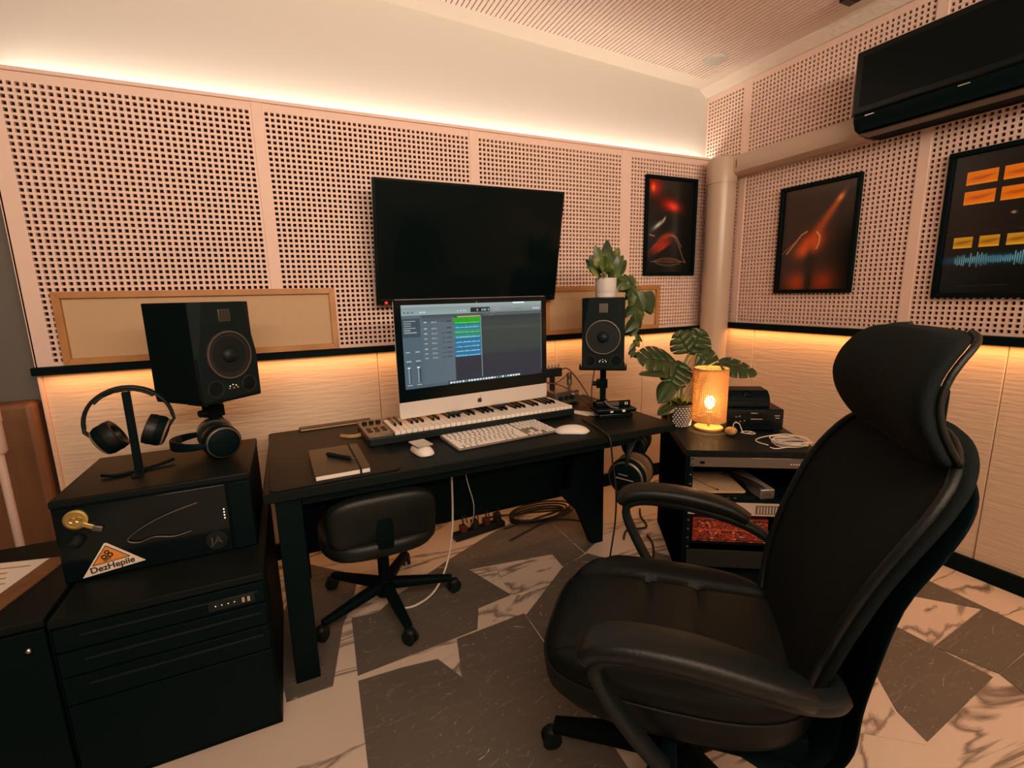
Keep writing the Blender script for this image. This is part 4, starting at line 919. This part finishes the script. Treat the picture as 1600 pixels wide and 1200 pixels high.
mb = MB(); mb.cyl((.09, 0, 0), (.10, 0, 0), .0042, .001, 10); mb.obj('tip', M['ink'], t)
t = rthing('adapter', 'silver-fronted gadget with cables beside the tablet on the rack shelf', 'gadget', .345, .16, .414, 12)
mb = MB(); mb.box(-.032, .032, -.13, .12, 0, .045); mb.obj('case', M['silver'], t, bevel=.003)
mb = MB(); mb.box(-.030, .030, -.132, -.13, .004, .040); mb.obj('front', M['steel'], t)
for k in range(3): mb = MB(); mb.tube(smoothpath([(-.02+.015*k, -.132, .02), (-.04+.01*k, -.10, .055), (-.07, -.02+.03*k, .06), (-.08-.01*k, .08, .05)], 5), .004, 7); mb.obj('lead', M['cableb'], t, smooth=70)
t = rthing('amplifier', 'silver rack unit with a dark slotted grille, below the tablet', 'rack unit', RW/2, .004, .345)
mb = MB(); mb.box(-.262, .262, -.004, .0, 0, .060); mb.obj('faceplate', M['silver'], t, bevel=.001)
mb = MB(); mb.box(-.235, .235, .0, .33, .003, .058); mb.obj('case', M['steel'], t)
mb = MB(); mb.box(.03, .20, -.006, -.003, .010, .050); mb.obj('grille_plate', M['steel'], t)
gm = MB().box(-.003, .003, -.002, .002, .014, .046).mesh('grille_bar', M['silver'])
for k in range(9): place(gm, 'grille_bar', t, (.040+.0125*k, -.006, 0))
mb = MB(); mb.box(.155, .195, -.008, -.006, .016, .044); mb.obj('meter', M['black'], t)
for k in range(2): mb = MB(); mb.M = Matrix.Translation((-.10+.03*k, -.004, .040-.01*k)) @ Matrix.Rotation(R_(90), 4, 'X'); mb.lathe([(.011, 0), (.010, .008), (.0, .009)], 14); mb.obj('knob', M['black'], t, smooth=40)
t = rthing('red_unit', 'red patterned box low in the rack cabinet', 'box', .215, .11, .202)
mb = MB(); mb.box(-.165, .165, -.09, .12, 0, .115); mb.obj('case', mat('red_casing', (.20, .028, .015), .5), t, bevel=.002)
rng = random.Random(5); H_, W_ = 44, 120; img = np.zeros((H_, W_, 3))+(120, 36, 22)
for _ in range(420):
    a, b = rng.randrange(H_), rng.randrange(W_); c = [(206, 60, 34), (60, 18, 12), (150, 44, 26), (190, 120, 80), (36, 14, 10)][rng.randrange(5)]
    img[a:a+1+rng.randrange(4), b:b+1+rng.randrange(5)] = c
img[20:22] = (170, 80, 50); img[2:4] = (60, 20, 14); img[40:42] = (50, 18, 12)
o = picture('front_print', img, .325, .110, M['print'], t); o.location = (0, -.0915, .0575)

# on top of the rack
t = rthing('receiver', 'black equipment box with small knobs beside the lamp', 'receiver', .395, .41, RH)
mb = MB(); mb.box(-.135, .135, -.10, .13, .008, .112); mb.obj('case', M['black'], t, bevel=.004)
mb = MB(); mb.box(-.133, .133, -.103, -.099, .010, .108); mb.obj('front_panel', M['gloss'], t, bevel=.002)
for k, (x_, z_) in enumerate(((-.09, .075), (-.075, .078), (-.09, .05), (-.07, .052), (-.05, .055))): mb = MB(); mb.M = Matrix.Translation((x_, -.103, z_)) @ Matrix.Rotation(R_(90), 4, 'X'); mb.lathe([(.006, 0), (.005, .006), (0, .007)], 10); mb.obj('knob', M['steel'], t, smooth=40)
for x0, x1, z_ in ((-.02, .012, .092), (-.02, .035, .062), (.09, .115, .080), (.095, .115, .068)): mb = MB(); mb.box(x0, x1, -.1042, -.103, z_, z_+.004); mb.obj('marking', M['silver'], t)
for sx in (-.11, .11): mb = MB(); mb.box(sx-.012, sx+.012, -.09, .11, 0, .008); mb.obj('foot', M['rubber'], t)
t = rthing('lidded_box', 'black box with a curved lid on top of the equipment box', 'box', .372, .42, RH+.112)
mb = MB(); pr = [(-.075, 0), (-.075, .035), (-.062, .062), (-.035, .082), (.06, .086), (.06, 0)]
mb.loft([[(x_, y, z) for y, z in pr] for x_ in (-.105, .105)]); mb.obj('case', M['black'], t, bevel=.006, seg=3)
mb = MB(); mb.M = Matrix.Translation((0, -.055, .068)) @ Matrix.Rotation(R_(42), 4, 'X'); mb.lathe([(.022, 0), (.020, .005), (0, .006)], 20); mb.obj('button', M['gloss'], t, smooth=40)
mb = MB(); mb.box(-.10, .10, -.078, -.074, .008, .030); mb.obj('slot', M['gloss'], t, bevel=.001)
t = rthing('wooden_shaker', 'small round-topped wooden object lying in front of the equipment box', 'wooden object', .262, .235, RH+.022, 30)
mb = MB(); rr = [(.0, -.026), (.012, -.0255), (.020, -.018), (.022, -.004), (.020, .012), (.014, .024), (.004, .030)]
mb.M = Matrix.Rotation(R_(70), 4, 'X'); mb.lathe([(max(r, .0005), z) for r, z in rr], 22); mb.obj('body', M['wood'], t, smooth=70)
mb = MB(); mb.M = Matrix.Rotation(R_(70), 4, 'X'); mb.cyl((0, 0, .028), (0, 0, .036), .004, n=8); mb.obj('cap', M['tan'], t)
def rp(*pts): return [onrack(u, v, RH+z) for u, v, z in pts]
cable('cable', rp((.275, .25, .030), (.29, .28, .05), (.315, .285, .045), (.33, .265, .006), (.36, .27, .004), (.375, .285, .004), (.355, .295, .005), (.32, .27, .006), (.36, .25, .004), (.385, .262, .004), (.365, .28, .01)), .0022, M['cablew'], 'thin pale cord curled beside the small wooden object', n=8, cat='cord')
cp = []
for k in range(5):
    for q in range(10):
        a = 2*PI*q/10+.2; r = .062+.006*math.sin(k*2.1+a*2)+.003*k; cp.append((.475+r*1.05*math.cos(a), .10+r*.85*math.sin(a), .004+.0055*k+.002*math.sin(3*a)))
cp = [(.37, .045, .004), (.40, .03, .004)]+cp+[(.50, .17, .028), (.43, .20, .012), (.36, .17, .004), (.345, .12, .004), (.375, .075, .004)]
mb = MB(); mb.tube(smoothpath(rp(*cp), 4), .0027, 7); tag(mb.obj('cable_coil', M['cablew'], None, smooth=80), 'white cable coiled on the rack cabinet near the big chair', 'cable')

# table lamp
LP = onrack(.187, .345, RH)
root = thing('table_lamp', 'lit table lamp with a cylindrical woven shade on the rack cabinet', 'lamp', LP)
mb = MB(); mb.lathe([(.0, 0), (.068, 0), (.070, .004), (.070, .012), (.066, .016), (.0, .016)], 36); mb.obj('base', M['oak'], root, smooth=40)
mb = MB(); mb.lathe([(.006, .016), (.006, .055), (.014, .056), (.014, .09), (.010, .092)], 16); mb.obj('stem', M['wood'], root, smooth=40)
mb = MB(); mb.sphere((0, 0, .140), (.025, .025, .034), 16, 12); mb.obj('bulb', M['bulb'], root, smooth=80)
sr, z0, z1 = .082, .050, .312
rat = bpy.data.materials.new('woven_cane'); rat.use_nodes = True; nt = rat.node_tree; b = nt.nodes['Principled BSDF']
b.inputs['Base Color'].default_value = (.78, .50, .20, 1); b.inputs['Roughness'].default_value = .6
tr = nt.nodes.new('ShaderNodeBsdfTranslucent'); tr.inputs['Color'].default_value = (1.0, .60, .17, 1); mx = nt.nodes.new('ShaderNodeMixShader'); mx.inputs[0].default_value = .36
nt.links.new(b.outputs[0], mx.inputs[1]); nt.links.new(tr.outputs[0], mx.inputs[2]); nt.links.new(mx.outputs[0], nt.nodes['Material Output'].inputs[0])
nu, nv = 56, 30; V = []; F = []
us = []; 
for i in range(nu): us += [2*PI*i/nu, 2*PI*(i+.52)/nu]
vs = []
for j in range(nv): vs += [z0+(z1-z0)*j/nv, z0+(z1-z0)*(j+.50)/nv]
vs.append(z1)
for v in vs:
    for a in us: V.append((sr*math.cos(a), sr*math.sin(a), v))
n_ = len(us)
for j in range(len(vs)-1):
    for i in range(n_):
        if i % 2 == 1 and j % 2 == 1: continue
        F.append((j*n_+i, j*n_+(i+1) % n_, (j+1)*n_+(i+1) % n_, (j+1)*n_+i))
mb = MB(); mb.v = V; mb.f = F; mb.m = [0]*len(F); sh = mb.obj('shade', rat, root)
so = sh.modifiers.new('thickness', 'SOLIDIFY'); so.thickness = .0012
for z in (z0, z1): mb = MB(); mb.lathe([(sr-.002, z-.004), (sr+.002, z-.004), (sr+.002, z+.004), (sr-.002, z+.004), (sr-.002, z-.004)], 48, caps=False); mb.obj('rim', M['wood'], sh, smooth=40)
for k in range(3): a = 2*PI*k/3; mb = MB(); mb.cyl((.012*math.cos(a), .012*math.sin(a), .088), (sr*math.cos(a), sr*math.sin(a), z0+.006), .0018, n=6); mb.obj('spoke', M['steel'], sh)
pl_ = bpy.data.lights.new('lamp_light', 'POINT'); pl_.energy = 42.0; pl_.color = (1.0, .50, .17); pl_.shadow_soft_size = .028
po = bpy.data.objects.new('lamp_light', pl_); COL.objects.link(po); po.parent = root; po.location = (0, 0, .142)

# ================================================================== plants
def frame(base, tip, roll):
    d = Vector(tip)-Vector(base); L = d.length; y = d.normalized(); up = Vector((0, 0, 1))
    if abs(y.z) > .95: up = Vector((0, -1, 0))
    if isinstance(roll, (tuple, list)):
        z = Vector(roll); z = (z-y*z.dot(y)).normalized(); x = y.cross(z)
        Mx = Matrix((x, y, z)).transposed().to_4x4(); Mx.translation = Vector(base); return Mx, L
    x = y.cross(up).normalized(); z = x.cross(y)
    Mx = Matrix((x, y, z)).transposed().to_4x4(); Mx.translation = Vector(base)
    return Mx @ Matrix.Rotation(R_(roll), 4, 'Y'), L
def monstera(base, tip, width, roll, n=5, droop=.12, split=True):
    Mx, L = frame(base, tip, roll); mb = MB(); mb.M = Mx
    W2 = width/2
    prof = lambda t: W2*(max(0, math.sin(PI*min(1, .10+.90*t)**.72))**.75)*(1.0 if t > .0 else .8)
    bend = lambda x, t: -droop*L*t*t - .25*abs(x)**1.5/ max(W2, 1e-4)**.5 + .02*L
    for s_ in (-1, 1):
        if split:
            for k in range(n):
                t0 = .0+1.0*k/n; t1 = t0+1.0/n; v = []
                for q in range(7):
                    f = q/6; gp = .0 if f < .42 else (f-.42)*.17/n
                    ta = t0+(gp if k else 0); tb = t1-(gp if k < n-1 else 0)
                    for t in (ta, (ta+tb)/2, tb):
                        x_ = s_*prof(min(.999, t))*f; tt = t+(.16*f if t < .9 else .16*f*(1-t)/.1)*(1-t*.6)-.06*f*(1-t); v.append((x_, tt*L, bend(x_, tt)))
                fs = []
                for q in range(6):
                    for h_ in range(2):
                        i0 = q*3+h_; fs.append((i0, i0+1, i0+4, i0+3) if s_ < 0 else (i0, i0+3, i0+4, i0+1))
                mb.add(v, fs)
        else:
            v = []; N = 12
            for q in range(N+1):
                t = q/N
                for f in (0, .5, 1): x_ = s_*prof(t)*f if 0 < q < N else 0; v.append((x_, (t-.10*f*(1-t))*L, bend(x_, t)))
            fs = []
            for q in range(N):
                for f in range(2):
                    a = q*3+f; fs.append((a, a+1, a+4, a+3) if s_ > 0 else (a, a+3, a+4, a+1))
            mb.add(v, fs)
    return mb
PB = (1.808, 1.830, RH)
root = thing('monstera_plant', 'split-leaved green plant in a dark patterned pot beside the lamp', 'plant', PB)
def rel(p): return tuple(Vector(p)-Vector(PB))
mb = MB(); mb.lathe([(.0, 0), (.050, 0), (.055, .006), (.068, .118), (.068, .122), (.062, .122), (.060, .10), (.0, .10)], 32); mb.obj('pot', M['steel'], root, smooth=40)
# diamond relief of the pot
dm = MB().lathe([(.0062, 0), (.0005, .004)], 4).mesh('diamond', M['pot'])
for j in range(9):
    for i in range(24):
        a = 2*PI*(i+.5*(j % 2))/24; r = .0552+.012*(j+.5)/9
        if math.sin(a-R_(40)) > .5: continue
        place(dm, 'diamond', root, (r*math.cos(a), r*math.sin(a), .012+.0118*j), (0, R_(90), a))
mb = MB(); mb.lathe([(.0, .104), (.061, .106)], 20); mb.obj('soil', M['soil'], root)
LV = [((1.800,1.86,.980),(1.515,1.80,1.045),.185,(-.35,-.75,.55),True,5), ((1.930,1.90,1.010),(1.985,1.87,1.145),.20,(-.45,-.85,.1),True,4), ((1.975,1.75,.990),(2.10,1.61,.940),.14,(-.2,-.6,.75),True,4),
      ((1.845,1.895,.985),(1.765,1.80,.86),.15,(-.55,-.75,.35),True,4), ((1.640,1.80,.958),(1.472,1.75,.975),.10,(-.1,-.25,.95),False,5), ((1.705,1.79,.885),(1.60,1.755,.812),.105,(-.6,-.7,.2),False,5),
      ((1.717,1.80,.775),(1.60,1.76,.755),.07,(-.3,-.5,.8),False,5), ((1.800,1.86,.965),(1.690,1.78,.885),.15,(-.5,-.75,.4),True,4), ((1.94,1.86,1.02),(2.03,1.78,.935),.15,(-.5,-.7,.5),True,4), ((1.925,1.90,1.02),(1.855,1.92,1.135),.15,(-.5,-.85,.15),True,4)]
for bs, tp, wd, rl, sp, n in LV:
    mb = monstera(rel(bs), rel(tp), wd, rl, n, .10, sp); o = mb.obj('leaf', M['leaf'], root, smooth=60)
    so = o.modifiers.new('thickness', 'SOLIDIFY'); so.thickness = .0012
    p0 = Vector((.012*random.uniform(-1, 1), .012*random.uniform(-1, 1), .10)); p1 = Vector(rel(bs)); mid = (p0+p1)/2+Vector((0, .02, .05))
    mb = MB(); mb.tube(smoothpath([p0, mid, p1], 6), .0038, 7); mb.obj('stem', M['stem'], root, smooth=70)
for k in range(16):
    a = 2*PI*k/16+.3
    if math.cos(a+R_(58)) > .55: continue
    r = .075+.035*random.random(); h = .04+.055*random.random()
    mb = monstera((.012*math.cos(a), .012*math.sin(a), .105), (r*math.cos(a), r*math.sin(a), .12+h), .036, 0, 5, .25, False); mb.obj('young_leaf', M['leafy'], root, smooth=60)

PP = (1.505, 2.075, DZ+.235+.355)
root = thing('trailing_plant', 'trailing variegated plant in a white pot on top of the speaker', 'plant', PP)
mb = MB(); mb.lathe([(.0, 0), (.046, 0), (.050, .006), (.054, .04), (.055, .098), (.052, .100), (.049, .098), (.047, .085), (.0, .085)], 36); mb.obj('pot', M['pot'], root, smooth=40)
mb = MB(); mb.lathe([(.0495, .004), (.0515, .007), (.053, .022), (.0525, .024), (.0535, .004)], 36, caps=False); mb.obj('saucer', M['pot'], root, smooth=40)
mb = MB(); mb.lathe([(.0, .087), (.048, .088)], 20); mb.obj('soil', M['soil'], root)
rng = random.Random(21)
def leafobj(base, tip, wd, roll, m='leafl', droop=.25):
    mb = monstera(base, tip, wd, roll, 5, droop, False); mb.obj('leaf', M[m], root, smooth=60)
for k, (dx, dy, dz, wd) in enumerate(((-.10,-.01,.12,.055),(-.075,-.03,.165,.06),(-.12,-.03,.075,.05),(.015,.0,.205,.06),(.06,-.02,.17,.055),(.10,.0,.14,.06),(.155,.02,.12,.06),(.165,.03,.09,.05),(-.03,-.05,.13,.06),(.03,-.05,.12,.06),(-.06,-.05,.075,.06),(.05,-.05,.07,.055),(.09,.02,.075,.06),(-.02,.04,.16,.06),(.05,.05,.16,.06),(-.09,.04,.11,.05),(.0,-.06,.055,.05))):
    bx = Vector((dx*.35, dy*.35, .09+dz*.35)); tip = Vector((dx, dy, .09+dz))
    mb = MB(); mb.tube(smoothpath([Vector((dx*.1, dy*.1, .085)), bx], 4), .002, 6); mb.obj('stem', M['stem'], root, smooth=70)
    leafobj(bx, tip, wd*1.25, (-.5+rng.uniform(-.5, .5), -.6, .5+rng.uniform(-.3, .5)), 'leafl' if k % 3 else 'leaf')
# trailing vines down beside the speaker
CAMW = (-.55, -.75, .30)
for vine in (((.05,-.01,.10),(.115,-.02,.085),(.15,-.03,.02),(.155,-.035,-.07),(.175,-.04,-.16),(.165,-.04,-.25),(.16,-.04,-.31)), ((.04,.02,.10),(.13,.02,.11),(.20,.01,.05),(.235,.0,-.03),(.22,-.01,-.09),(.165,-.03,-.13)), ((.05,.0,.10),(.12,.01,.075),(.175,.0,.0),(.19,-.01,-.09),(.18,-.02,-.17))):
    P = smoothpath(vine, 7); mb = MB(); mb.tube(P, .0018, 6); mb.obj('vine', M['stem'], root, smooth=70)
    for k in range(3, len(P)-1, 2):
        a = rng.uniform(-.5, 3.6); d = Vector((math.cos(a)*.9, -.3+.3*math.sin(a), -.6+rng.uniform(-.3, .4))).normalized()
        l = .092*rng.uniform(.7, 1.05)*(1 if k < len(P)*.6 else .6)
        leafobj(P[k], P[k]+d*l, l*.62, tuple(Vector(CAMW)+Vector((rng.uniform(-.6, .6), rng.uniform(-.3, .3), rng.uniform(-.5, .6)))), 'leaf' if k % 3 else 'leafl', .25)
for d0, d1, wd in (((.30,.05,.015),(.345,.04,-.105),.10), ((.25,0,-.02),(.31,-.02,-.09),.055), ((.20,-.01,.02),(.225,-.03,-.07),.065)):
    leafobj(d0, d1, wd, CAMW, 'leaf', .1)
    mb = MB(); mb.tube(smoothpath([(.13, .02, .09), ((.13+d0[0])/2, .04, d0[2]/2+.08), d0], 5), .0018, 6); mb.obj('vine', M['stem'], root, smooth=70)
root = thing('bowl', 'small black bowl behind the desk end, next to the patterned pot', 'bowl', onrack(.035, .50, RH))
mb = MB(); mb.lathe([(.0, .004), (.03, .0), (.05, .01), (.062, .038), (.058, .039), (.047, .014), (.0, .008)], 28); mb.obj('body', M['gloss'], root, smooth=60)
mb = MB(); mb.lathe([(.058, .037), (.0625, .037), (.0625, .041), (.058, .041), (.058, .037)], 28, caps=False); mb.obj('rim', M['black'], root, smooth=40)

# ================================================================== under the desk
root = thing('power_strip', 'dark power strip with plugs on the floor under the desk', 'power strip', (.88, 2.40, 0), R_(8))
mb = MB(); mb.box(-.16, .16, -.03, .03, 0, .035); mb.obj('housing', M['plastic'], root, bevel=.004)
for k in range(4):
    mb = MB(); mb.box(-.12+.075*k, -.085+.075*k, -.022, .022, .035, .075+.01*(k % 2)); mb.obj('plug', M['cableb'] if k % 2 else M['cabler'], root, bevel=.004)
    mb = MB(); mb.tube(smoothpath([(-.10+.075*k, 0, .078), (-.10+.075*k, .01, .12), (-.06+.075*k, .06, .10), (-.02+.075*k, .11, .02)], 5), .004, 6); mb.obj('lead', M['cableb'], root, smooth=70)
cp = []
for k in range(4):
    for q in range(9): a = 2*PI*q/9; cp.append((1.26+(.17+.012*k)*math.cos(a)+.012*k, 2.42+(.075+.012*k)*math.sin(a), .008+.009*k))
mb = MB(); mb.tube(smoothpath([(1.02, 2.36, .006)]+cp+[(1.05, 2.52, .01), (.95, 2.50, .02)], 4), .0055, 7); tag(mb.obj('cable_coil', M['cableb'], None, smooth=80), 'black cable in loose loops on the floor under the desk', 'cable')
cable('cable', [(.99, 2.22, .0065), (1.12, 2.27, .0065), (1.30, 2.33, .0065), (1.42, 2.28, .0065), (1.50, 2.2, .0065)], .006, M['cableb'], 'black cable running straight along the floor before the loose loops')
cable('cable', [(.60, 1.98, .69), (.605, 1.99, .50), (.60, 2.0, .28), (.56, 1.98, .12), (.48, 1.93, .03), (.38, 1.90, .008), (.30, 1.92, .008)], .0048, M['cablew'], 'thick pale cable hanging from the desk down to the floor')
cable('cable', [(.66, 2.0, .69), (.69, 2.03, .5), (.735, 2.07, .34), (.77, 2.2, .18), (.79, 2.33, .10)], .0025, M['cablew'], 'thin pale cable hanging from the desk to the power strip')
cable('cable', [(1.56, 1.95, .008), (1.64, 2.02, .008), (1.76, 2.0, .008), (1.82, 2.12, .008), (1.88, 2.20, .008)], .0055, M['cableb'], 'black cable on the floor between desk and rack cabinet')
cable('cable', [(1.48, 1.70, .008), (1.56, 1.72, .008), (1.66, 1.83, .008), (1.70, 1.92, .008)], .0055, M['cableb'], 'black cable on the floor near the rack cabinet corner')
cable('cable', [(-.27, 2.16, .955), (-.285, 2.19, .90), (-.26, 2.19, .84), (-.22, 2.18, .70), (-.20, 2.17, .50)], .004, M['cableb'], 'pair of black leads hanging behind the flight case')

# ================================================================== big office chair
root = thing('executive_chair', 'large black leather and mesh office chair with headrest and armrests', 'chair', (.85, .83, 0), R_(137-90))
star_base(root, 5, .345, 90, M['black'], hub=.062, h0=.10, h1=.066, wd=.08)
mb = MB(); mb.lathe([(.030, .12), (.030, .26), (.022, .26), (.022, .37)], 18); mb.obj('gas_lift', M['black'], root, smooth=40)
mb = MB(); mb.box(-.17, .17, -.27, .12, .30, .385); mb.obj('tilt_mechanism', M['black'], root, bevel=.006)
mb = MB(); mb.cyl((.10, .02, .37), (.25, .03, .37), .006, n=8); mb.obj('lever', M['plastic'], root)
# seat cushion with sewn channels
nA, nR = 112, 26; rings = []
def seat_edge(a):
    c_, s_ = math.cos(a), math.sin(a); e = 2/3.4
    hw = .275-.025*max(0, -s_); return hw*math.copysign(abs(c_)**e, c_), .02+.315*math.copysign(abs(s_)**e, s_)
def seat_top(x, y):
    z = .505+.010*math.cos(PI*x/.6)-.75*max(0, y-.16)**2*1.6
    z += .016*min(1, max(0, abs(x)-.15)/.07)
    g = lambda d, w_: math.exp(-(d/w_)**2)
    z -= .012*g(abs(x)-.165, .010)
    if abs(x) < .165: z -= .010*g(y-.085, .010)+.010*g(y+.055, .010)+.004
    if abs(x) > .165: z -= .007*g(y-.215, .008)
    return z
for z, s_ in ((.385, .78), (.388, .88), (.400, .955), (.425, .995), (.455, 1.005), (.480, .995)):
    rings.append([(seat_edge(2*PI*j/nA)[0]*s_, seat_edge(2*PI*j/nA)[1]*s_, z-.30*max(0, seat_edge(2*PI*j/nA)[1]-.20)**1.3*(z > .42)) for j in range(nA)])
for k in range(nR):
    s_ = .985*(1-k/nR)**.9 if k < nR-1 else .03
    row = []
    for j in range(nA):
        x, y = seat_edge(2*PI*j/nA); x *= s_; y = .02+(y-.02)*s_
        ed = min(1, (1-s_)/.12); row.append((x, y, seat_top(x, y)-.026*(1-ed)**2))
    rings.append(row)
mb = MB(); mb.loft(rings); st = mb.obj('seat', M['seatleather'], root, smooth=80)
ed = [(seat_edge(2*PI*j/nA)[0]*1.002, seat_edge(2*PI*j/nA)[1]*1.002, .476-.30*max(0, seat_edge(2*PI*j/nA)[1]-.20)**1.3) for j in range(nA)]
mb = MB(); mb.tube(ed, .0038, 6, loop=True); mb.obj('piping', M['leather'], st, smooth=80)
mb = MB(); mb.prism([(x*.86, y*.86) for x, y in (seat_edge(2*PI*j/40) for j in range(40))], .372, .390); mb.obj('seat_pan', M['black'], root)
# backrest: curved mesh panel
BP = [(.43,-.215,.16),(.47,-.222,.195),(.54,-.235,.228),(.62,-.250,.250),(.72,-.277,.275),(.82,-.312,.292),(.90,-.348,.298),(.96,-.382,.292),(1.01,-.412,.270),(1.045,-.433,.225),(1.066,-.445,.16),(1.073,-.449,.08)]
def ipl(tab, z):
    for a, b in zip(tab[:-1], tab[1:]):
        if z <= b[0]: t = (z-a[0])/(b[0]-a[0]); return [a[i]+(b[i]-a[i])*t for i in (1, 2)]
    return list(tab[-1][1:])
def slab(tab, thick, wrap, off=0, grow=0, n=44, p=.55):
    rings = []
    for z, y, h in tab:
        r_ = []
        for j in range(n):
            a = 2*PI*j/n; c_, s_ = math.cos(a), math.sin(a)
            u = math.copysign(abs(c_)**p, c_); v = math.copysign(abs(s_)**.8, s_)
            x = (h+grow)*u; r_.append((x, y+off+wrap*u*u*(h/.29)**2+thick/2*v, z))
        rings.append(r_)
    mb = MB(); mb.loft(rings); return mb
BP = [(z, y-.028, h-.010+.024*max(0, 1-abs(z-.58)/.22)) for z, y, h in BP]
o = slab(dense(BP), .045, .022).obj('backrest', M['mesh'], root, smooth=70)
# rim around the mesh
rimp = [(h*.93, y+.022*(h/.29)**2*.86+.018, z) for z, y, h in BP[1:]] + [(-h*.93, y+.022*(h/.29)**2*.86+.018, z) for z, y, h in BP[1:][::-1]]
mb = MB(); mb.tube(smoothpath(rimp, 2), .010, 8); mb.obj('rim', M['leather'], o, smooth=80)
# shell behind
BS = [(.30,-.25,.20),(.36,-.285,.225),(.44,-.315,.235),(.54,-.318,.245),(.66,-.325,.27),(.80,-.345,.288),(.90,-.385,.296),(.96,-.415,.285),(1.0,-.435,.25),(1.03,-.445,.18)]
BS = [(z, y-.022, h) for z, y, h in BS]
o = slab(dense(BS), .022, .020).obj('back_shell', M['black'], root, smooth=70)
mb = MB(); mb.band([(0, -.08, .36), (0, -.18, .32), (0, -.255, .31), (0, -.31, .40), (0, -.335, .55)], (1, 0, 0), [.40, .42, .42, .40, .30], .024); mb.obj('back_bar', M['black'], root, smooth=60)
# headrest
HP = [(1.035,-.425,.19),(1.045,-.425,.228),(1.075,-.408,.238),(1.11,-.392,.236),(1.15,-.385,.232),(1.19,-.393,.226),(1.22,-.408,.218),(1.243,-.425,.205),(1.258,-.440,.175),(1.264,-.448,.12)]
hd = slab(dense(HP, 3), .055, .035, 0, 0, 44, .6).obj('headrest', M['mesh'], root, smooth=70)
for s_ in (-1, 1): mb = MB(); mb.tube(smoothpath([(s_*h*.96, y+.035*(h/.29)**2-.022, z) for z, y, h in HP], 3), .006, 7); mb.obj('edge_seam', M['leather'], hd, smooth=80)
mb = MB(); mb.box(-.06, .06, -.475, -.440, .93, 1.15); mb.obj('headrest_bracket', M['black'], root, bevel=.006)
# armrests
for s_ in (-1, 1):
    ap = smoothpath([(s_*.345, -.205, .645), (s_*.36, -.14, .672), (s_*.365, -.02, .694), (s_*.365, .10, .696), (s_*.362, .165, .682), (s_*.36, .192, .655)], 5)
    k = len(ap)
    mb = MB(); mb.band(ap, (1, 0, 0), [.052+.040*math.sin(PI*min(1, (i+1.5)/(k*.55)*.5 if i < k*.55 else .5)) for i in range(k-2)]+[.082, .06], [.030+.012*math.sin(PI*i/(k-1)) for i in range(k)]); pad = mb.obj('armrest', M['leather'], root, smooth=70)
    fp = smoothpath([(s_*.225, -.285, .585), (s_*.30, -.262, .608), (s_*.35, -.17, .635), (s_*.362, .0, .664), (s_*.362, .13, .662), (s_*.358, .168, .62), (s_*.345, .125, .52), (s_*.325, .06, .42), (s_*.312, .015, .365)], 5)
    mb = MB(); mb.band(fp, (1, 0, 0), [.038+.012*math.sin(PI*i/(len(fp)-1)) for i in range(len(fp))], .026); mb.obj('arm_frame', M['plastic'], pad, smooth=60)
    mb = MB(); mb.M = Matrix.Translation((s_*.25, .02, .372)) @ Matrix.Rotation(R_(90), 4, 'Y'); mb.lathe([(.016, -.08), (.016, .08)], 14); mb.obj('pivot', M['black'], pad, smooth=40)
